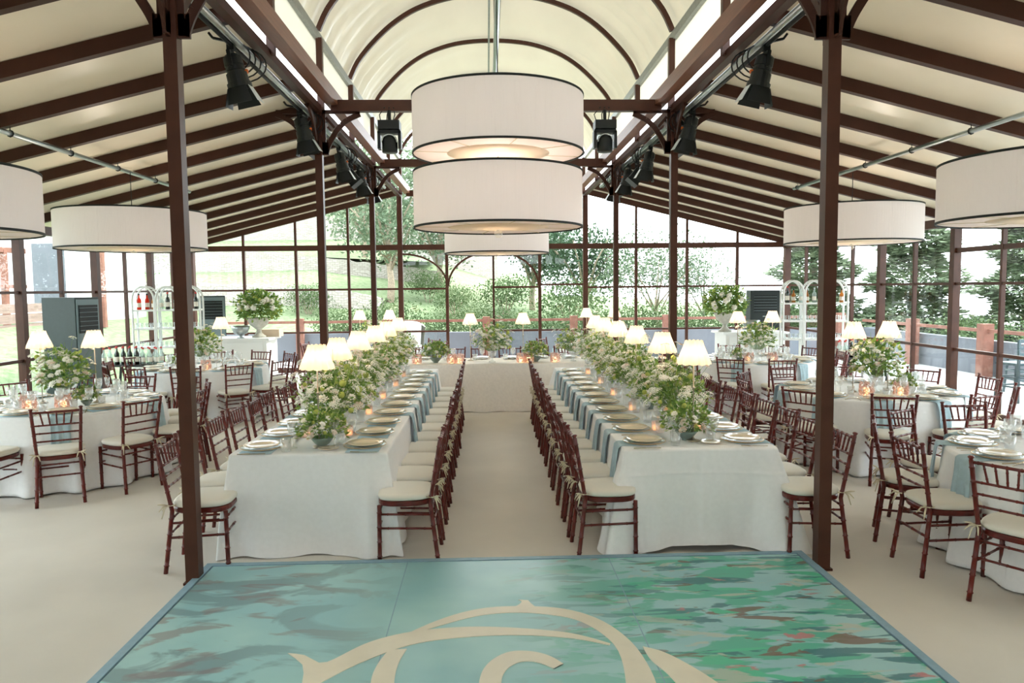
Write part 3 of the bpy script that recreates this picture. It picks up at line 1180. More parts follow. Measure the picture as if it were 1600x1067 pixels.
# ------------------------------------------------------------------ tables and cloths
def round_cloth(x, y, r, seed, label, nf=14):
    rr = random.Random(seed)
    m = MB()
    n = 168
    ph = [rr.uniform(0, 6.28) for _ in range(4)]

    def fold(a):
        v_ = .5 + .5 * sin(nf * a + ph[0] + .9 * sin(3 * a + ph[1]))
        w_ = .5 + .5 * sin((nf * .6) * a + ph[2])
        return v_ ** 1.6 * .75 + w_ * .3

    prof = [(.02, 0, 0), (.5, 0, 0), (.9, 0, 0), (.985, 0, -.001), (1., 0.004, -.006), (1.006, .006, -.03)]
    zz = [.10, .2, .3, .42, .54, .64, .71, .738]
    for k, o_, dz in prof:
        for i in range(n):
            a = 2 * pi * i / n
            m.v.append((r * k * cos(a), r * k * sin(a), .75 + dz))
    for d in zz:
        t_ = d / .738
        for i in range(n):
            a = 2 * pi * i / n
            rad = r + .006 + t_ ** 1.35 * (.01 + .16 * fold(a)) - (.015 * t_ ** 6)
            m.v.append((rad * cos(a), rad * sin(a), .75 - d + .004))
    rows = len(prof) + len(zz)
    for j in range(rows - 1):
        for i in range(n):
            a0, a1 = j * n + i, j * n + (i + 1) % n
            m.f.append((a0, a0 + n, a1 + n, a1))
    m.f.append(tuple(range(n)))
    o = m.build('tablecloth', M['cloth'], None, True, loc=(x, y, 0))
    solid(o, -.003)
    return tag(o, label, 'tablecloth', 'round white tablecloths')


def rect_cloth(name, x0, x1, y0, y1, m_, label, seed, hem=(0, 0, 0, 0), flare=.04, group='tablecloths of the long tables', drape=.1, crease=False):
    rr = random.Random(seed)
    m = MB()
    cx, cy, a, b = (x0 + x1) / 2, (y0 + y1) / 2, (x1 - x0) / 2, (y1 - y0) / 2
    per = []
    step = .02
    rc = .02
    for (ax, ay, bx, by, sd) in ((-a, -b, a, -b, 0), (a, -b, a, b, 1), (a, b, -a, b, 2), (-a, b, -a, -b, 3)):
        L_ = math.hypot(bx - ax, by - ay)
        k = max(4, int(L_ / step))
        nx_, ny_ = (by - ay) / L_, -(bx - ax) / L_
        for i in range(k):
            u = i / k
            px_, py_ = ax + (bx - ax) * u, ay + (by - ay) * u
            dc = min(u, 1 - u) * L_
            w_ = max(0, 1 - dc / .12)
            sgn = -1 if u < .5 else 1
            tx, ty = (bx - ax) / L_ * sgn, (by - ay) / L_ * sgn
            nn = Vector((nx_ + tx * w_ * .9, ny_ + ty * w_ * .9))
            nn.normalize()
            per.append((px_, py_, nn.x, nn.y, dc, sd, u * L_))
    n = len(per)
    rows = []
    for k in (.0, .6, .98):
        rows.append([(p[0] * k if k else 0, p[1] * k if k else 0, .752) for p in per])
    rows[0] = [(p[0] * .3, p[1] * .9, .752) for p in per]
    for t_ in [0, .02, .1, .2, .235, .25, .265, .3, .4, .5, .64, .78, .9, .97, 1.0]:
        row = []
        for (px_, py_, nx_, ny_, dc, sd, s_) in per:
            corner = max(0, 1 - dc / .34)
            fo = .5 + .5 * sin(s_ * 11 + seed + 1.5 * sin(s_ * 3.1 + seed * 2))
            fo2 = noise.noise(Vector((s_ * 2.5, sd * 7 + seed, t_ * 1.5)))
            off = .006 + t_ * (flare + .085 * fo * (0.35 + .65 * corner) + .06 * fo2) + corner ** 1.3 * drape * t_ * (.7 + .5 * sin(s_ * 24 + seed))
            if crease and sd == 0:
                off += .007 * math.exp(-((t_ - .25) / .012) ** 2) + .012 * math.exp(-((s_ - .56) / .022) ** 2) * min(1, t_ * 6)
            if t_ > .85: off -= (t_ - .85) * .25 * (1 - corner) * hem[4 if len(hem) > 4 else 0] if len(hem) > 4 else 0
            hz = .006 + hem[sd] * (1 - min(1, corner * 1.4)) + .008 * sin(s_ * 13)
            z = .75 - (.75 - max(.004, hz)) * t_
            row.append((px_ + nx_ * off, py_ + ny_ * off, z))
        rows.append(row)
    for row in rows: m.v += row
    for j in range(len(rows) - 1):
        for i in range(n):
            a0, a1 = j * n + i, j * n + (i + 1) % n
            m.f.append((a0, a0 + n, a1 + n, a1))
    m.add([(-a * .999, -b * .999, .7505), (a * .999, -b * .999, .7505), (a * .999, b * .999, .7505), (-a * .999, b * .999, .7505)], [(0, 1, 2, 3)])
    o = m.build(name, m_, None, True, loc=(cx, cy, 0))
    md = o.modifiers.new('sub', 'SUBSURF')
    md.levels = md.render_levels = 1
    return tag(o, label, 'tablecloth', group)


def table_frame(name, label, loc, legs, topdim=None, r=None, group=None):
    t_ = thing(name, label, 'table', loc, 0, group)
    if r:
        MB().lathe([(.001, .715), (r - .015, .715), (r - .015, .74), (.001, .74)], 48).build('tabletop', M['darktable'], t_)
    else:
        MB().box((0, 0, .727), topdim).build('tabletop', M['darktable'], t_)
    for x, y in legs:
        MB().tube([(x, y, 0), (x, y, .715)], .014, 8).build('leg', M['black'], t_, True)
    return t_


# long tables
LT = dict(x0=-2.02, x1=-.89, y0=5.3, y1=10.86)
RT = dict(x0=.84, x1=1.96, y0=5.25, y1=10.82)
for T_, sn in ((LT, 'left'), (RT, 'right')):
    cx, cy = (T_['x0'] + T_['x1']) / 2, (T_['y0'] + T_['y1']) / 2
    a, b = (T_['x1'] - T_['x0']) / 2 - .12, (T_['y1'] - T_['y0']) / 2 - .15
    table_frame('banquet_table', 'long banquet table under white linen %s of the aisle' % sn, (cx, cy, 0),
                [(-a, -b), (a, -b), (a, b), (-a, b), (-a, 0), (a, 0)], (2 * a + .2, 2 * b + .24, .025))
rect_cloth('tablecloth', **LT, m_=M['cloth'], label='off-white linen cloth falling straight to the floor on the left long table', seed=3, hem=(0, .02, 0, .02), flare=.03)
rect_cloth('tablecloth', **RT, m_=M['cloth'], label='off-white linen cloth with creased front panel on the right long table', seed=8, hem=(.045, .02, 0, .02), flare=.05, drape=.13, crease=True)
HD = dict(x0=-2.05, x1=2.0, y0=11.45, y1=12.45)
table_frame('banquet_table', 'head table across the end of the aisle under oatmeal cloth', (-.02, 11.95, 0), [(-1.8, -.35), (1.8, -.35), (1.8, .35), (-1.8, .35)], (3.9, .86, .025))
rect_cloth('tablecloth', **HD, m_=M['head_cloth'], label='oatmeal linen cloth with soft folds on the head table', seed=5, flare=.05)

PITCH = .478
for sn, edge_in, edge_out, xin, xout in (('left', -.89, -2.02, -.745, -2.14), ('right', .84, 1.96, .705, 2.12)):
    s_ = -1 if sn == 'left' else 1
    for k in range(12):
        y = 5.27 + PITCH * k
        j = (random.Random(k * 7 + (3 if sn == 'left' else 0)))
        if y < 10.9:
            chair.put((xin + j.uniform(-.012, .012), y, 0), (pi / 2 if s_ < 0 else -pi / 2) + j.uniform(-.03, .03),
                      'mahogany chiavari chair, aisle side of the %s long table, %s from the dance floor' % (sn, ORD[k]),
                      'chairs on the aisle sides of the long tables')
    ys_ = [5.2 + .485 * k for k in range(8)] + [9.2 + .485 * k for k in range(4)]
    for k, y in enumerate(ys_):
        j = (random.Random(k * 5 + (1 if sn == 'left' else 9)))
        chair.put((xout + s_ * j.uniform(0, .07), y, 0), (-pi / 2 if s_ < 0 else pi / 2) + j.uniform(-.12, .12),
                  'mahogany chiavari chair, outer side of the %s long table, %s from the dance floor' % (sn, ORD[k]),
                  'chairs on the outer sides of the long tables')
    for k in range(12 if sn == 'right' else 11):
        y = 5.5 + PITCH * k - (.02 if sn == 'left' else .05)
        wi = '%s seat from dance floor, %s long table, aisle side' % (ORD[k], sn)
        wo = '%s seat from dance floor, %s long table, outer side' % (ORD[k], sn)
        if y > 10.7: continue
        setting(edge_in, y, (pi / 2 if s_ < 0 else -pi / 2), wi, 'on the long tables', drape=not (sn == 'left' and k < 3))
        setting(edge_out, y, (-pi / 2 if s_ < 0 else pi / 2), wo, 'on the long tables', drape=not (sn == 'left' and k < 3) and abs(y - 8.9) > .2)
    cx = (edge_in + edge_out) / 2
    for k in range(11):
        y = 5.52 + .5 * k
        j = random.Random(k + (50 if sn == 'left' else 80))
        low = k == 0 or k % 4 == 3
        pr = j.choice(fl_low if low else fl_tall)
        o = pr.put((cx + s_ * -.02 + j.uniform(-.05, .05) + (s_ * .0), y + j.uniform(-.03, .03), .752), j.uniform(0, 6.28),
                   ('low bowl of green and white flowers' if low else 'loose vase of white and green meadow flowers') +
                   ', %s from dance floor on %s long table' % (ORD[k], sn), 'flowers along the long tables',
                   scale=j.uniform(.92, 1.08) if k else .88)
    for k, y in enumerate([5.25, 6.25, 7.25, 8.3, 9.3, 10.5] if sn == 'left' else [5.5, 6.5, 7.65, 8.7, 9.75, 10.6]):
        lamp.put(((-1.42 if s_ < 0 else 1.41), y + (.25 if k == 0 and sn == 'left' else 0), .752), .1 * k,
                 'slim lit table lamp with scalloped cream shade, %s from front on %s long table' % (ORD[k], sn),
                 'table lamps along the long tables')
    for k in range(5):
        y = 5.95 + 1.0 * k
        for q, dx in ((0, .17), (1, -.17)):
            votive.put((cx + dx + .02 * sin(k * 3), y, .752), 0,
                       'pink glass votive candle between flowers, %s from front, %s side of %s long table' % (
                           ORD[k], ('aisle' if (dx > 0) == (s_ < 0) else 'outer'), sn), 'votives on the long tables')
    bplate.put((cx + .12 * (1 if s_ < 0 else 1) + (.0), 5.42, .752), 0, 'small cream bread plate at the front end of the %s long table' % sn, 'bread plates')

# head table
for k in range(8):
    x = -1.72 + .49 * k
    chair.put((x, 12.72, 0), pi, 'mahogany chiavari chair behind the head table, %s from the left end' % ORD[k], 'chairs behind the head table')
    setting(x, 12.45, pi, '%s seat from left, far side of head table' % ORD[k], 'on the head table', full=False)
for k, (x, sc, kind) in enumerate(((-1.55, 1.0, 1), (-.98, 1.0, 0), (-.08, 1.15, 1), (.62, .95, 0), (1.22, 1.0, 1), (1.7, 1, 0))):
    pr = (fl_low, fl_tall)[kind][k % 2]
    pr.put((x, 11.72, .752), k * 1.3, '%s of cream and green flowers, %s from left on the head table' % (('bowl', 'vase')[kind], ORD[k]),
           'flowers on the head table', scale=sc)
for k, x in enumerate((-.43, .43)):
    lamp.put((x, 12.0, .752), 0, 'lit table lamp standing on the head table, %s one' % ('left', 'right')[k], 'table lamps on the head table')
for k, x in enumerate((-1.27, -.72, -.6, .38, .5, .92)):
    hurr.put((x, 11.62, .752), k, 'glowing pink beaded glass candle holder on head table, %s from left' % ORD[k], 'pink candle holders on the head table', scale=.95)

# round tables
RTAB = [
    ('left front', -4.63, 7.95, 12, -65, range(0, 12), [(-.27, 0), (.3, 0)]),
    ('left second', -4.55, 11.55, 12, -80, range(0, 12), [(-.3, 0), (.27, 0)]),
    ('left rearmost', -2.35, 14.4, 8, -97, range(0, 8), [(-.28, 0), (.3, 0)]),
    ('right front', 4.05, 4.85, 12, 92, (0, 1, 2, 3, 4), []),
    ('right second', 4.1, 8.05, 10, -108, range(0, 10), [(-.22, -.1), (.2, -.05)]),
    ('right third', 4.1, 11.6, 12, -123, range(0, 12), [(-.26, 0), (.3, 0)]),
    ('right rearmost', 2.1, 14.4, 8, -80, range(0, 8), [(-.3, 0), (.25, 0)]),
]
for ti, (nm, cx, cy, nch, a0, which, lamps) in enumerate(RTAB):
    table_frame('round_table', 'round banquet table, %s one, hidden under its white cloth' % nm, (cx, cy, 0),
                [(.5, .5), (-.5, .5), (-.5, -.5), (.5, -.5)], r=.93, group='round banquet tables')
    round_cloth(cx, cy, .93, 11 + ti, 'white floor-length cloth on the %s round table' % nm)
    for k in which:
        a = R(a0 + 360 / nch * k)
        d = a0 + 360 / nch * k
        hour = HOUR[int(round((90 - d) / 30)) % 12]
        j = random.Random(ti * 40 + k)
        rr_ = 1.13 + j.uniform(-.015, .03)
        chair.put((cx + rr_ * cos(a), cy + rr_ * sin(a), 0), atan2(cos(a), -sin(a)) + j.uniform(-.07, .07),
                  "mahogany chiavari chair with ivory cushion at %s o'clock of %s round table" % (hour, nm), 'chairs at the %s round table' % nm)
        far = cy > 11
        setting(cx + .93 * cos(a), cy + .93 * sin(a), atan2(cos(a), -sin(a)), "%s o'clock seat of %s round table" % (hour, nm),
                'on the round tables', full=not far, drape=(k % 2 == 0 or ti == 3 or nch < 12))
    for k, (dx, dy) in enumerate(lamps):
        lamp.put((cx + dx, cy + dy, .752), 0, 'lit table lamp with scalloped shade, %s one on %s round table' % (('left', 'right')[k], nm),
                 'table lamps on the round tables')
    if ti == 3: continue
    fl_round[ti % 2].put((cx + .02, cy - .12, .752), ti * 1.1, 'tall centrepiece of white and green flowers on %s round table' % nm,
                         'centrepieces of the round tables', scale=1.0)
    fl_low[ti % 2].put((cx - .3 if ti % 2 else cx + .3, cy - .2, .752), ti, 'small low bowl of flowers on %s round table' % nm,
                       'small bowls of the round tables', scale=.6)
    for k, (dx, dy) in enumerate(((-.2, -.36), (.16, -.38))):
        hurr.put((cx + dx, cy + dy, .752), k, 'pink beaded glass candle holder, %s one on %s round table' % (('left', 'right')[k], nm),
                 'pink candle holders on the round tables')
    for k in range(8):
        a = R(20 + 45 * k)
        flute.put((cx + .47 * cos(a), cy + .47 * sin(a), .752), 0, "champagne glass at %s o'clock near the middle of %s round table" % (
            HOUR[int(round((90 - 20 - 45 * k) / 30)) % 12], nm), 'champagne glasses on the round tables')

# ------------------------------------------------------------------ drum chandeliers
def drum(x, y, zb, D, H_, cable_to, label, finial=True, energy=5.5):
    t_ = thing('drum_chandelier', label, 'chandelier', (x, y, zb))
    r = D / 2
    MB().lathe([(r, 0), (r, H_)], 96).build('drum_shade', M['drum'], t_, True)
    for nm, z in (('rim_trim', .0), ('rim_trim', H_ - .018)):
        MB().lathe([(r + .004, z), (r + .004, z + .018), (r - .006, z + .018), (r - .006, z), (r + .004, z)], 96).build(nm, M['blacktrim'], t_)
    d = MB().lathe([(r * .59, .012), (r * .99, .012), (r * .99, .02), (r * .59, .02), (r * .59, .012)], 72)
    d.build('diffuser_ring', M['diffuser'], t_)
    MB().lathe([(.001, -.008), (r * .3, -.002), (r * .6, .012), (r * .6, .018), (.001, .018)], 60).build('diffuser_lens', M['diffuser_glass'], t_, True)
    for k in range(8):
        a = k * pi / 4 + .2
        MB().bar((r * .58 * cos(a), r * .58 * sin(a), .01), (r * .98 * cos(a), r * .98 * sin(a), .01), .005, .004).build('diffuser_spoke', M['tie'], t_)
    if finial:
        MB().ball((0, 0, -.045), .036, 14, 8).build('crystal_finial', M['crystal'], t_)
    MB().tube([(0, 0, -.02), (0, 0, .0)], .006, 6).build('finial_stem', M['chrome'], t_)
    m = MB().tube([(0, 0, H_ - .1), (0, 0, cable_to - zb)], .005, 6)
    for k in range(3):
        a = k * 2.1
        m.tube([(r * .97 * cos(a), r * .97 * sin(a), H_ - .01), (0, 0, H_ + .0)], .003, 5)
    m.build('cable', M['cable'], t_)
    l = bpy.data.lights.new('chandelier_glow', 'POINT')
    l.energy = energy
    l.color = (1, .88, .76)
    l.shadow_soft_size = .12
    lo = bpy.data.objects.new('chandelier_glow', l)
    COL.objects.link(lo)
    lo.parent = t_
    lo.location = (0, 0, H_ * .5)
    return t_


drum(-.035, 6.6, 3.10, 1.5, .5, 4.9, 'large white drum chandelier with black trim, upper of the central pair', finial=False)
drum(-.04, 6.65, 2.46, 1.5, .5, 3.1, 'large white drum chandelier hung directly below another in the centre')
drum(0, 10.7, 2.42, 1.5, .5, 4.9, 'white drum chandelier over the far end of the aisle')
drum(-4.48, 9.25, 2.44, 1.69, .46, 3.38, 'white drum chandelier hanging between the left round tables')
drum(4.6, 9.5, 2.465, 1.66, .47, 3.38, 'white drum chandelier hanging between the right round tables')
drum(-4.27, 5.4, 2.36, 1.69, .46, 3.38, 'white drum chandelier cut by the left picture edge')
drum(4.2, 5.45, 2.4, 1.69, .46, 3.38, 'white drum chandelier cut by the right picture edge')

for sx, sn, ye in ((-1, 'left', 11.1), (1, 'right', 11.1)):
    t_ = thing('hanging_pipe', 'long steel hanging pipe under the %s roof slope' % sn, 'pipe', (sx * 4.5, 0, 3.385))
    MB().tube([(0, 1.5, 0), (0, ye, 0)], .024, 12).build('pipe', M['chrome'], t_, True)
    m = MB()
    for y in [v_ for v_ in RY if 1.5 < v_ < ye]:
        m.tube([(0, y, .02), (0, y, roof_z(4.5) - 3.385)], .004, 5)
        m.tube([(.0 + .03 * cos(a), y, .03 * sin(a)) for a in [k * pi / 4 for k in range(9)]], .006, 5, False)
    m.build('hanger', M['cable'], t_)
# crest pipe in the vault
t_ = thing('hanging_pipe', 'steel pipe along the crest of the barrel vault', 'pipe', (0, 0, 4.95))
MB().tube([(0, -2, 0), (0, 11.2, 0)], .036, 12).build('pipe', M['chrome'], t_, True)
m = MB()
for y in (.9, 2.885, 4.87, 6.855, 8.84, 10.825): m.tube([(0, y, .02), (0, y, 1.08)], .006, 6)
m.build('hanger', M['cable'], t_)
MB().box((-.07, 6.9, 1.07), (.03, 20, .06)).build('ridge_strip', M['grey_steel'], t_)

# ------------------------------------------------------------------ lighting rig
for sx, sn in ((-1, 'left'), (1, 'right')):
    t_ = thing('lighting_pipe', 'double steel lighting pipe below the %s beam' % sn, 'pipe', (sx * 2.2, 0, 3.985))
    MB().tube([(0, 1.5, 0), (0, 15.2, 0)], .028, 12).build('pipe', M['chrome'], t_, True)
    MB().tube([(sx * .05, 1.5, -.02), (sx * .05, 15.2, -.02)], .018, 8).build('pipe', M['black'], t_, True)
    m = MB()
    rr = random.Random(3)
    for k in range(3):
        m.tube([(sx * (.03 + .02 * k) + .012 * sin(y * 3 + k), y, .03 + .012 * cos(y * 4 + k * 2)) for y in [1.5 + .25 * i for i in range(55)]], .008, 5)
    m.build('cable', M['cable'], t_, True)


def spot_mb(t_, sx, sc=1.0):
    """clamp, yoke, ribbed body and four barn doors, aimed down and inward; local origin on the pipe"""
    MB().box((0, 0, -.02), (.06, .05, .09)).box((-.0, 0, -.065), (.035, .035, .04)).build('clamp', M['black'], t_)
    MB().bar((-sx * .02, 0, 0), (sx * .14, -.02, .03), .025, .018).bar((sx * .14, -.02, .03), (sx * .17, -.03, .07), .02, .018).build('clamp_handle', M['black'], t_)
    ax = Vector((-sx * .22, .1, -1)).normalized()
    u = ax.cross(Vector((0, 1, 0))).normalized()
    v_ = u.cross(ax).normalized()
    top = Vector((0, 0, -.08))
    c0 = Vector((0, 0, -.1))
    m = MB()
    for s_ in (-1, 1):
        m.bar(top + v_ * s_ * .02, top + v_ * s_ * .085, .03, .014)
        m.bar(top + v_ * s_ * .085, c0 + ax * .1 + v_ * s_ * .1, .03, .014)
    m.tube([c0 + ax * .1 - v_ * .12, c0 + ax * .1 + v_ * .12], .014, 8)
    m.build('yoke', M['black'], t_)
    m = MB()
    pts, rs = [], []
    for a, r in ((0, .05), (.02, .075), (.09, .08), (.092, .072), (.11, .072), (.112, .08), (.13, .08), (.132, .072), (.15, .072), (.152, .085),
                 (.23, .088), (.232, .1), (.27, .1), (.271, .092)):
        pts.append(c0 + ax * a)
        rs.append(r)
    m.tube(pts, rs, 20)
    m.build('body', M['black'], t_)
    e_ = c0 + ax * .27
    for k, (d, mt) in enumerate(((u, 'barnwhite' if sx < 0 else 'black'), (-u, 'black' if sx < 0 else 'barnwhite'), (v_, 'black'), (-v_, 'black'))):  # the pale flap has its lit look painted in
        q = ax.cross(d)
        out = (ax + d * .35).normalized() * .15
        a0, a1 = e_ + d * .085 + q * .07, e_ + d * .085 - q * .07
        b0, b1 = e_ + d * .085 + q * .1 + out, e_ + d * .085 - q * .1 + out
        th = d * .003
        m = MB().add([a0, a1, b1, b0, a0 + th, a1 + th, b1 + th, b0 + th],
                     [(0, 1, 2, 3), (7, 6, 5, 4), (0, 4, 5, 1), (1, 5, 6, 2), (2, 6, 7, 3), (3, 7, 4, 0)])
        m.build('barn_door', M['black' if k not in (0, 1) else mt], t_)
    m = MB()
    for k in range(4):
        m.tube([Vector((sx * -.03, .03, .02)) + Vector((-sx * (.1 + .03 * k) * sin(a), .05 * k + .05, -(.22 + .02 * k) * (1 - cos(a)) / 2)) for a in
                [i * pi / 10 for i in range(11)]], .007, 5)
    m.build('cable_loop', M['cable'], t_, True)
    MB().box((-sx * .1, .05, -.22), (.035, .03, .03)).build('plug', M['orange'], t_)


def fresnel_mb(t_, sx):
    """short square-bodied flood lantern, tilted"""
    MB().box((0, 0, -.05), (.06, .05, .12)).build('clamp', M['black'], t_)
    ax = Vector((-sx * .75, -.1, -.9)).normalized()
    v_ = Vector((0, 1, 0))
    m = MB()
    c0 = Vector((0, 0, -.3))
    for s_ in (-1, 1): m.bar((0, s_ * .09, -.11), (0, s_ * .1, -.3), .03, .012)
    m.bar((0, -.1, -.11), (0, .1, -.11), .03, .012)
    m.build('yoke', M['black'], t_)
    MB().bar(c0 - ax * .1, c0 + ax * .12, .18, .18, (0, 1, 0)).build('body', M['black'], t_)
    MB().bar(c0 + ax * .12, c0 + ax * .15, .2, .2, (0, 1, 0)).build('filter_frame', M['black'], t_)


for sx, sn in ((-1, 'left'), (1, 'right')):
    for k, (y, kind) in enumerate(((6.35, 0), (8.6, 0), (9.05, 1), (10.8, 0), (11.75, 1), (12.4, 0), (13.0, 1), (13.5, 0))):
        t_ = thing('stage_spotlight', 'black %s on the %s lighting pipe, %s from the camera' % (
            ('spotlight with open barn doors', 'boxy flood lantern')[kind], sn, ORD[k]), 'stage light', (sx * 2.25, y, 3.985), 0,
                   'stage lights on the side pipes')
        (spot_mb, fresnel_mb)[kind](t_, sx)
for sx, sn in ((-1, 'left'), (1, 'right')):
    t_ = thing('moving_head_light', 'black moving head light under the front tie beam, %s of the chandeliers' % sn, 'stage light', (sx * 1.27, 8.85, 4.0), 0,
               'moving head lights')
    MB().box((0, 0, -.16), (.25, .2, .1)).build('base', M['black'], t_)
    MB().tube([(0, 0, .02), (0, 0, -.12)], .02, 8).build('clamp', M['black'], t_)
    m = MB().box((0, 0, -.235), (.26, .12, .04)).box((-.12, 0, -.33), (.035, .12, .2)).box((.12, 0, -.33), (.035, .12, .2))
    m.build('yoke', M['black'], t_)
    MB().lathe([(.001, -.47), (.085, -.47), (.092, -.46), (.092, -.34), (.075, -.285), (.03, -.27), (.001, -.27)], 24).build('head', M['black'], t_, True)
    MB().tube([(.09 * cos(a), -.075, -.36 + .09 * sin(a)) for a in [pi * i / 12 for i in range(13)]], .006, 6).build('head_trim', M['barnwhite'], t_)
    m = MB()
    for k in range(3): m.tube([(-.1 + .07 * k, 0, -.11), (-.12 + .09 * k, .04, -.02), (-.05 + .05 * k, 0, .06)], .006, 5)
    m.build('cable', M['cable'], t_)

# ------------------------------------------------------------------ air conditioning cabinets
def ac(x, y, rz, w_, d_, h, m_side, m_front, label):
    t_ = thing('air_conditioner', label, 'air conditioner', (x, y, 0), rz)
    MB().box((0, 0, h / 2), (w_, d_, h)).build('casing', M[m_side], t_)
    MB().box((0, -d_ / 2 - .008, h / 2), (w_ * .94, .016, h * .97)).build('front_panel', M[m_front], t_)
    g_ = MB().box((0, -d_ / 2 - .02, h * .845), (w_ * .78, .012, h * .2))
    g_.build('grille', M['black'], t_)
    m = MB()
    for k in range(6): m.box((0, -d_ / 2 - .03, h * (.765 + .032 * k)), (w_ * .78, .02, .006))
    m.build('grille_louvres', M['ac_front'], t_)
    MB().box((0, -d_ / 2 - .02, h * .70), (w_ * .16, .01, .02)).build('badge_plate', M['grey_steel'], t_)
    for sx in (-1, 1): MB().box((sx * w_ * .35, 0, .02), (.06, d_ * .8, .04)).build('foot', M['black'], t_)


ac(-5.75, 10.1, R(75), .4, .52, 1.86, 'ac_dark', 'ac_front', 'tall grey air conditioner cabinet by the left glass wall')
ac(-5.75, 15.2, R(20), .5, .4, 1.83, 'ac_dark', 'ac_front', 'tall grey air conditioner cabinet in the back left corner')
ac(5.75, 15.6, R(-8), .6, .45, 1.83, 'ac_black', 'ac_black', 'tall black air conditioner cabinet in the back right corner')

# ------------------------------------------------------------------ bars
def bar(x, y, w_, d_, label, sn):
    t_ = thing('bar_counter', label, 'bar', (x, y, 0))
    MB().box((0, 0, .5), (w_, d_, 1.0)).build('body', M['white_box'], t_)
    MB().box((0, 0, 1.02), (w_ + .12, d_ + .12, .04)).build('worktop', M['white_box'], t_)
    MB().box((0, -d_ / 2 - .01, .55), (w_ * .9, .02, .8)).build('front_panel', M['white_box'], t_)


bar(-4.95, 14.2, 1.35, .7, 'white cocktail bar counter at the back left', 'left')
bar(5.0, 14.3, 1.15, .7, 'white cocktail bar counter at the back right', 'right')
u1 = Proto(urn_flowers(21))
u1.put((-4.5, 14.15, 1.04), .3, 'stone urn of green foliage and white peonies on left bar', 'flower urns', scale=(1, 1, .92))
u2 = Proto(urn_flowers(34))
u2.put((4.48, 14.2, 1.04), -.25, 'stone urn of green foliage and white peonies on right bar', 'flower urns', scale=(1, 1, .92))
cool = thing('ice_bucket', 'wide silver champagne bowl on the left bar', 'bucket', (-4.78, 13.95, 1.04))
MB().lathe([(.001, 0), (.07, 0), (.03, .03), (.03, .05), (.12, .09), (.16, .17), (.17, .23), (.155, .23), (.1, .1), (.001, .08)], 24).build('bowl', M['chrome'], cool, True)
MB().box((0, 0, .2), (.2, .2, .02)).build('ice', M['clear'], cool)
coolp = Proto(cool)
coolp.used = True
coolp.put((4.9, 13.95, 1.04), 0, 'wide silver champagne bowl on the right bar')
crate = MB().box((-4.32, 14.4, 1.11), (.34, .3, .14)).build('drinks_box', mat('kraft card', (226, 204, 180), .8), None)
tag(crate, 'pale wooden box at the right end of the left bar', 'box')

# ------------------------------------------------------------------ arched display shelves with bottles and glasses
def bottle(name, mt, cap, r=.036, h=.28):
    t_ = thing(name, 'x', 'bottle')
    MB().lathe([(.001, 0), (r, 0), (r, h * .58), (r * .75, h * .66), (r * .36, h * .74), (r * .34, h * .95), (.001, h * .95)], 14).build('glass_body', M[mt], t_, True)
    MB().lathe([(r * .42, h * .9), (r * .42, h), (.001, h)], 10).build('cap', M[cap], t_)
    MB().lathe([(r + .001, h * .15), (r + .001, h * .42)], 14).build('paper_label', M['label'], t_)
    return Proto(t_)


BT = {'red': bottle('liqueur_bottle', 'redbottle', 'black'), 'amber': bottle('whisky_bottle', 'amber', 'black', .034, .25),
      'clear': bottle('gin_bottle', 'clearbottle', 'barnwhite', .034, .27), 'dark': bottle('wine_bottle', 'darkbottle', 'redcap', .036, .3),
      'water': bottle('water_bottle', 'clearbottle', 'redcap', .034, .27)}
sglass = single('stacked_glass', MB().lathe([(.025, 0), (.03, .09), (.028, .09), (.023, .005), (.001, .005)], 10), M['clear'], 'glass')


def shelf(x, y, rz, label, sn, order):
    t_ = thing('display_shelf', label, 'shelf', (x, y, 0), rz)
    W_, D_ = .37, .34
    for k in range(3):
        for yy in (-D_ / 2, D_ / 2):
            m = MB()
            x0, x1 = (k - 1.5) * W_ + .012, (k - .5) * W_ - .012
            r = (x1 - x0) / 2
            pts = [(x0, yy, 0), (x0, yy, .9), (x0, yy, 1.78)] + [((x0 + x1) / 2 - r * cos(a), yy, 1.78 + .23 * sin(a)) for a in
                                                                [pi * i / 12 for i in range(1, 12)]] + [(x1, yy, 1.78), (x1, yy, .9), (x1, yy, 0)]
            m.tube(pts, .018, 8)
            m.build('arch', M['white_metal'], t_, True)
        m = MB()
        for a in (pi * .25, pi * .5, pi * .75): m.bar(((k - 1) * W_ - r * cos(a), -D_ / 2, 1.78 + .23 * sin(a)), ((k - 1) * W_ - r * cos(a), D_ / 2, 1.78 + .23 * sin(a)), .015, .012)
        m.build('top_brace', M['white_metal'], t_)
    for z in (.28, .62, .95, 1.28, 1.6):
        MB().box((0, 0, z), (W_ * 3, D_ + .03, .03)).build('shelf_board', M['white_metal'], t_)
    c, s_ = cos(rz), sin(rz)

    def P_(lx, ly, z): return (x + lx * c - ly * s_, y + lx * s_ + ly * c, z)

    for k, b in enumerate(order):
        BT[b].put(P_(-.46 + .92 * k / (len(order) - 1), -.05 + .06 * (k % 2), 1.615), k, '%s bottle on top shelf of %s display shelf, %s from left' % (
            {'red': 'bright red', 'amber': 'amber', 'clear': 'clear', 'dark': 'dark', 'water': 'clear'}[b], sn, ORD[k]), 'bottles on the display shelves')
    for zi, z in enumerate((.965, 1.295)):
        for k in range(14):
            sglass.put(P_(-.5 + 1.0 * k / 13, -.09, z), 0, 'small glass, %s from left on %s shelf of %s display' % (ORD[k], ('third', 'second')[zi], sn),
                       'glasses on the display shelves')


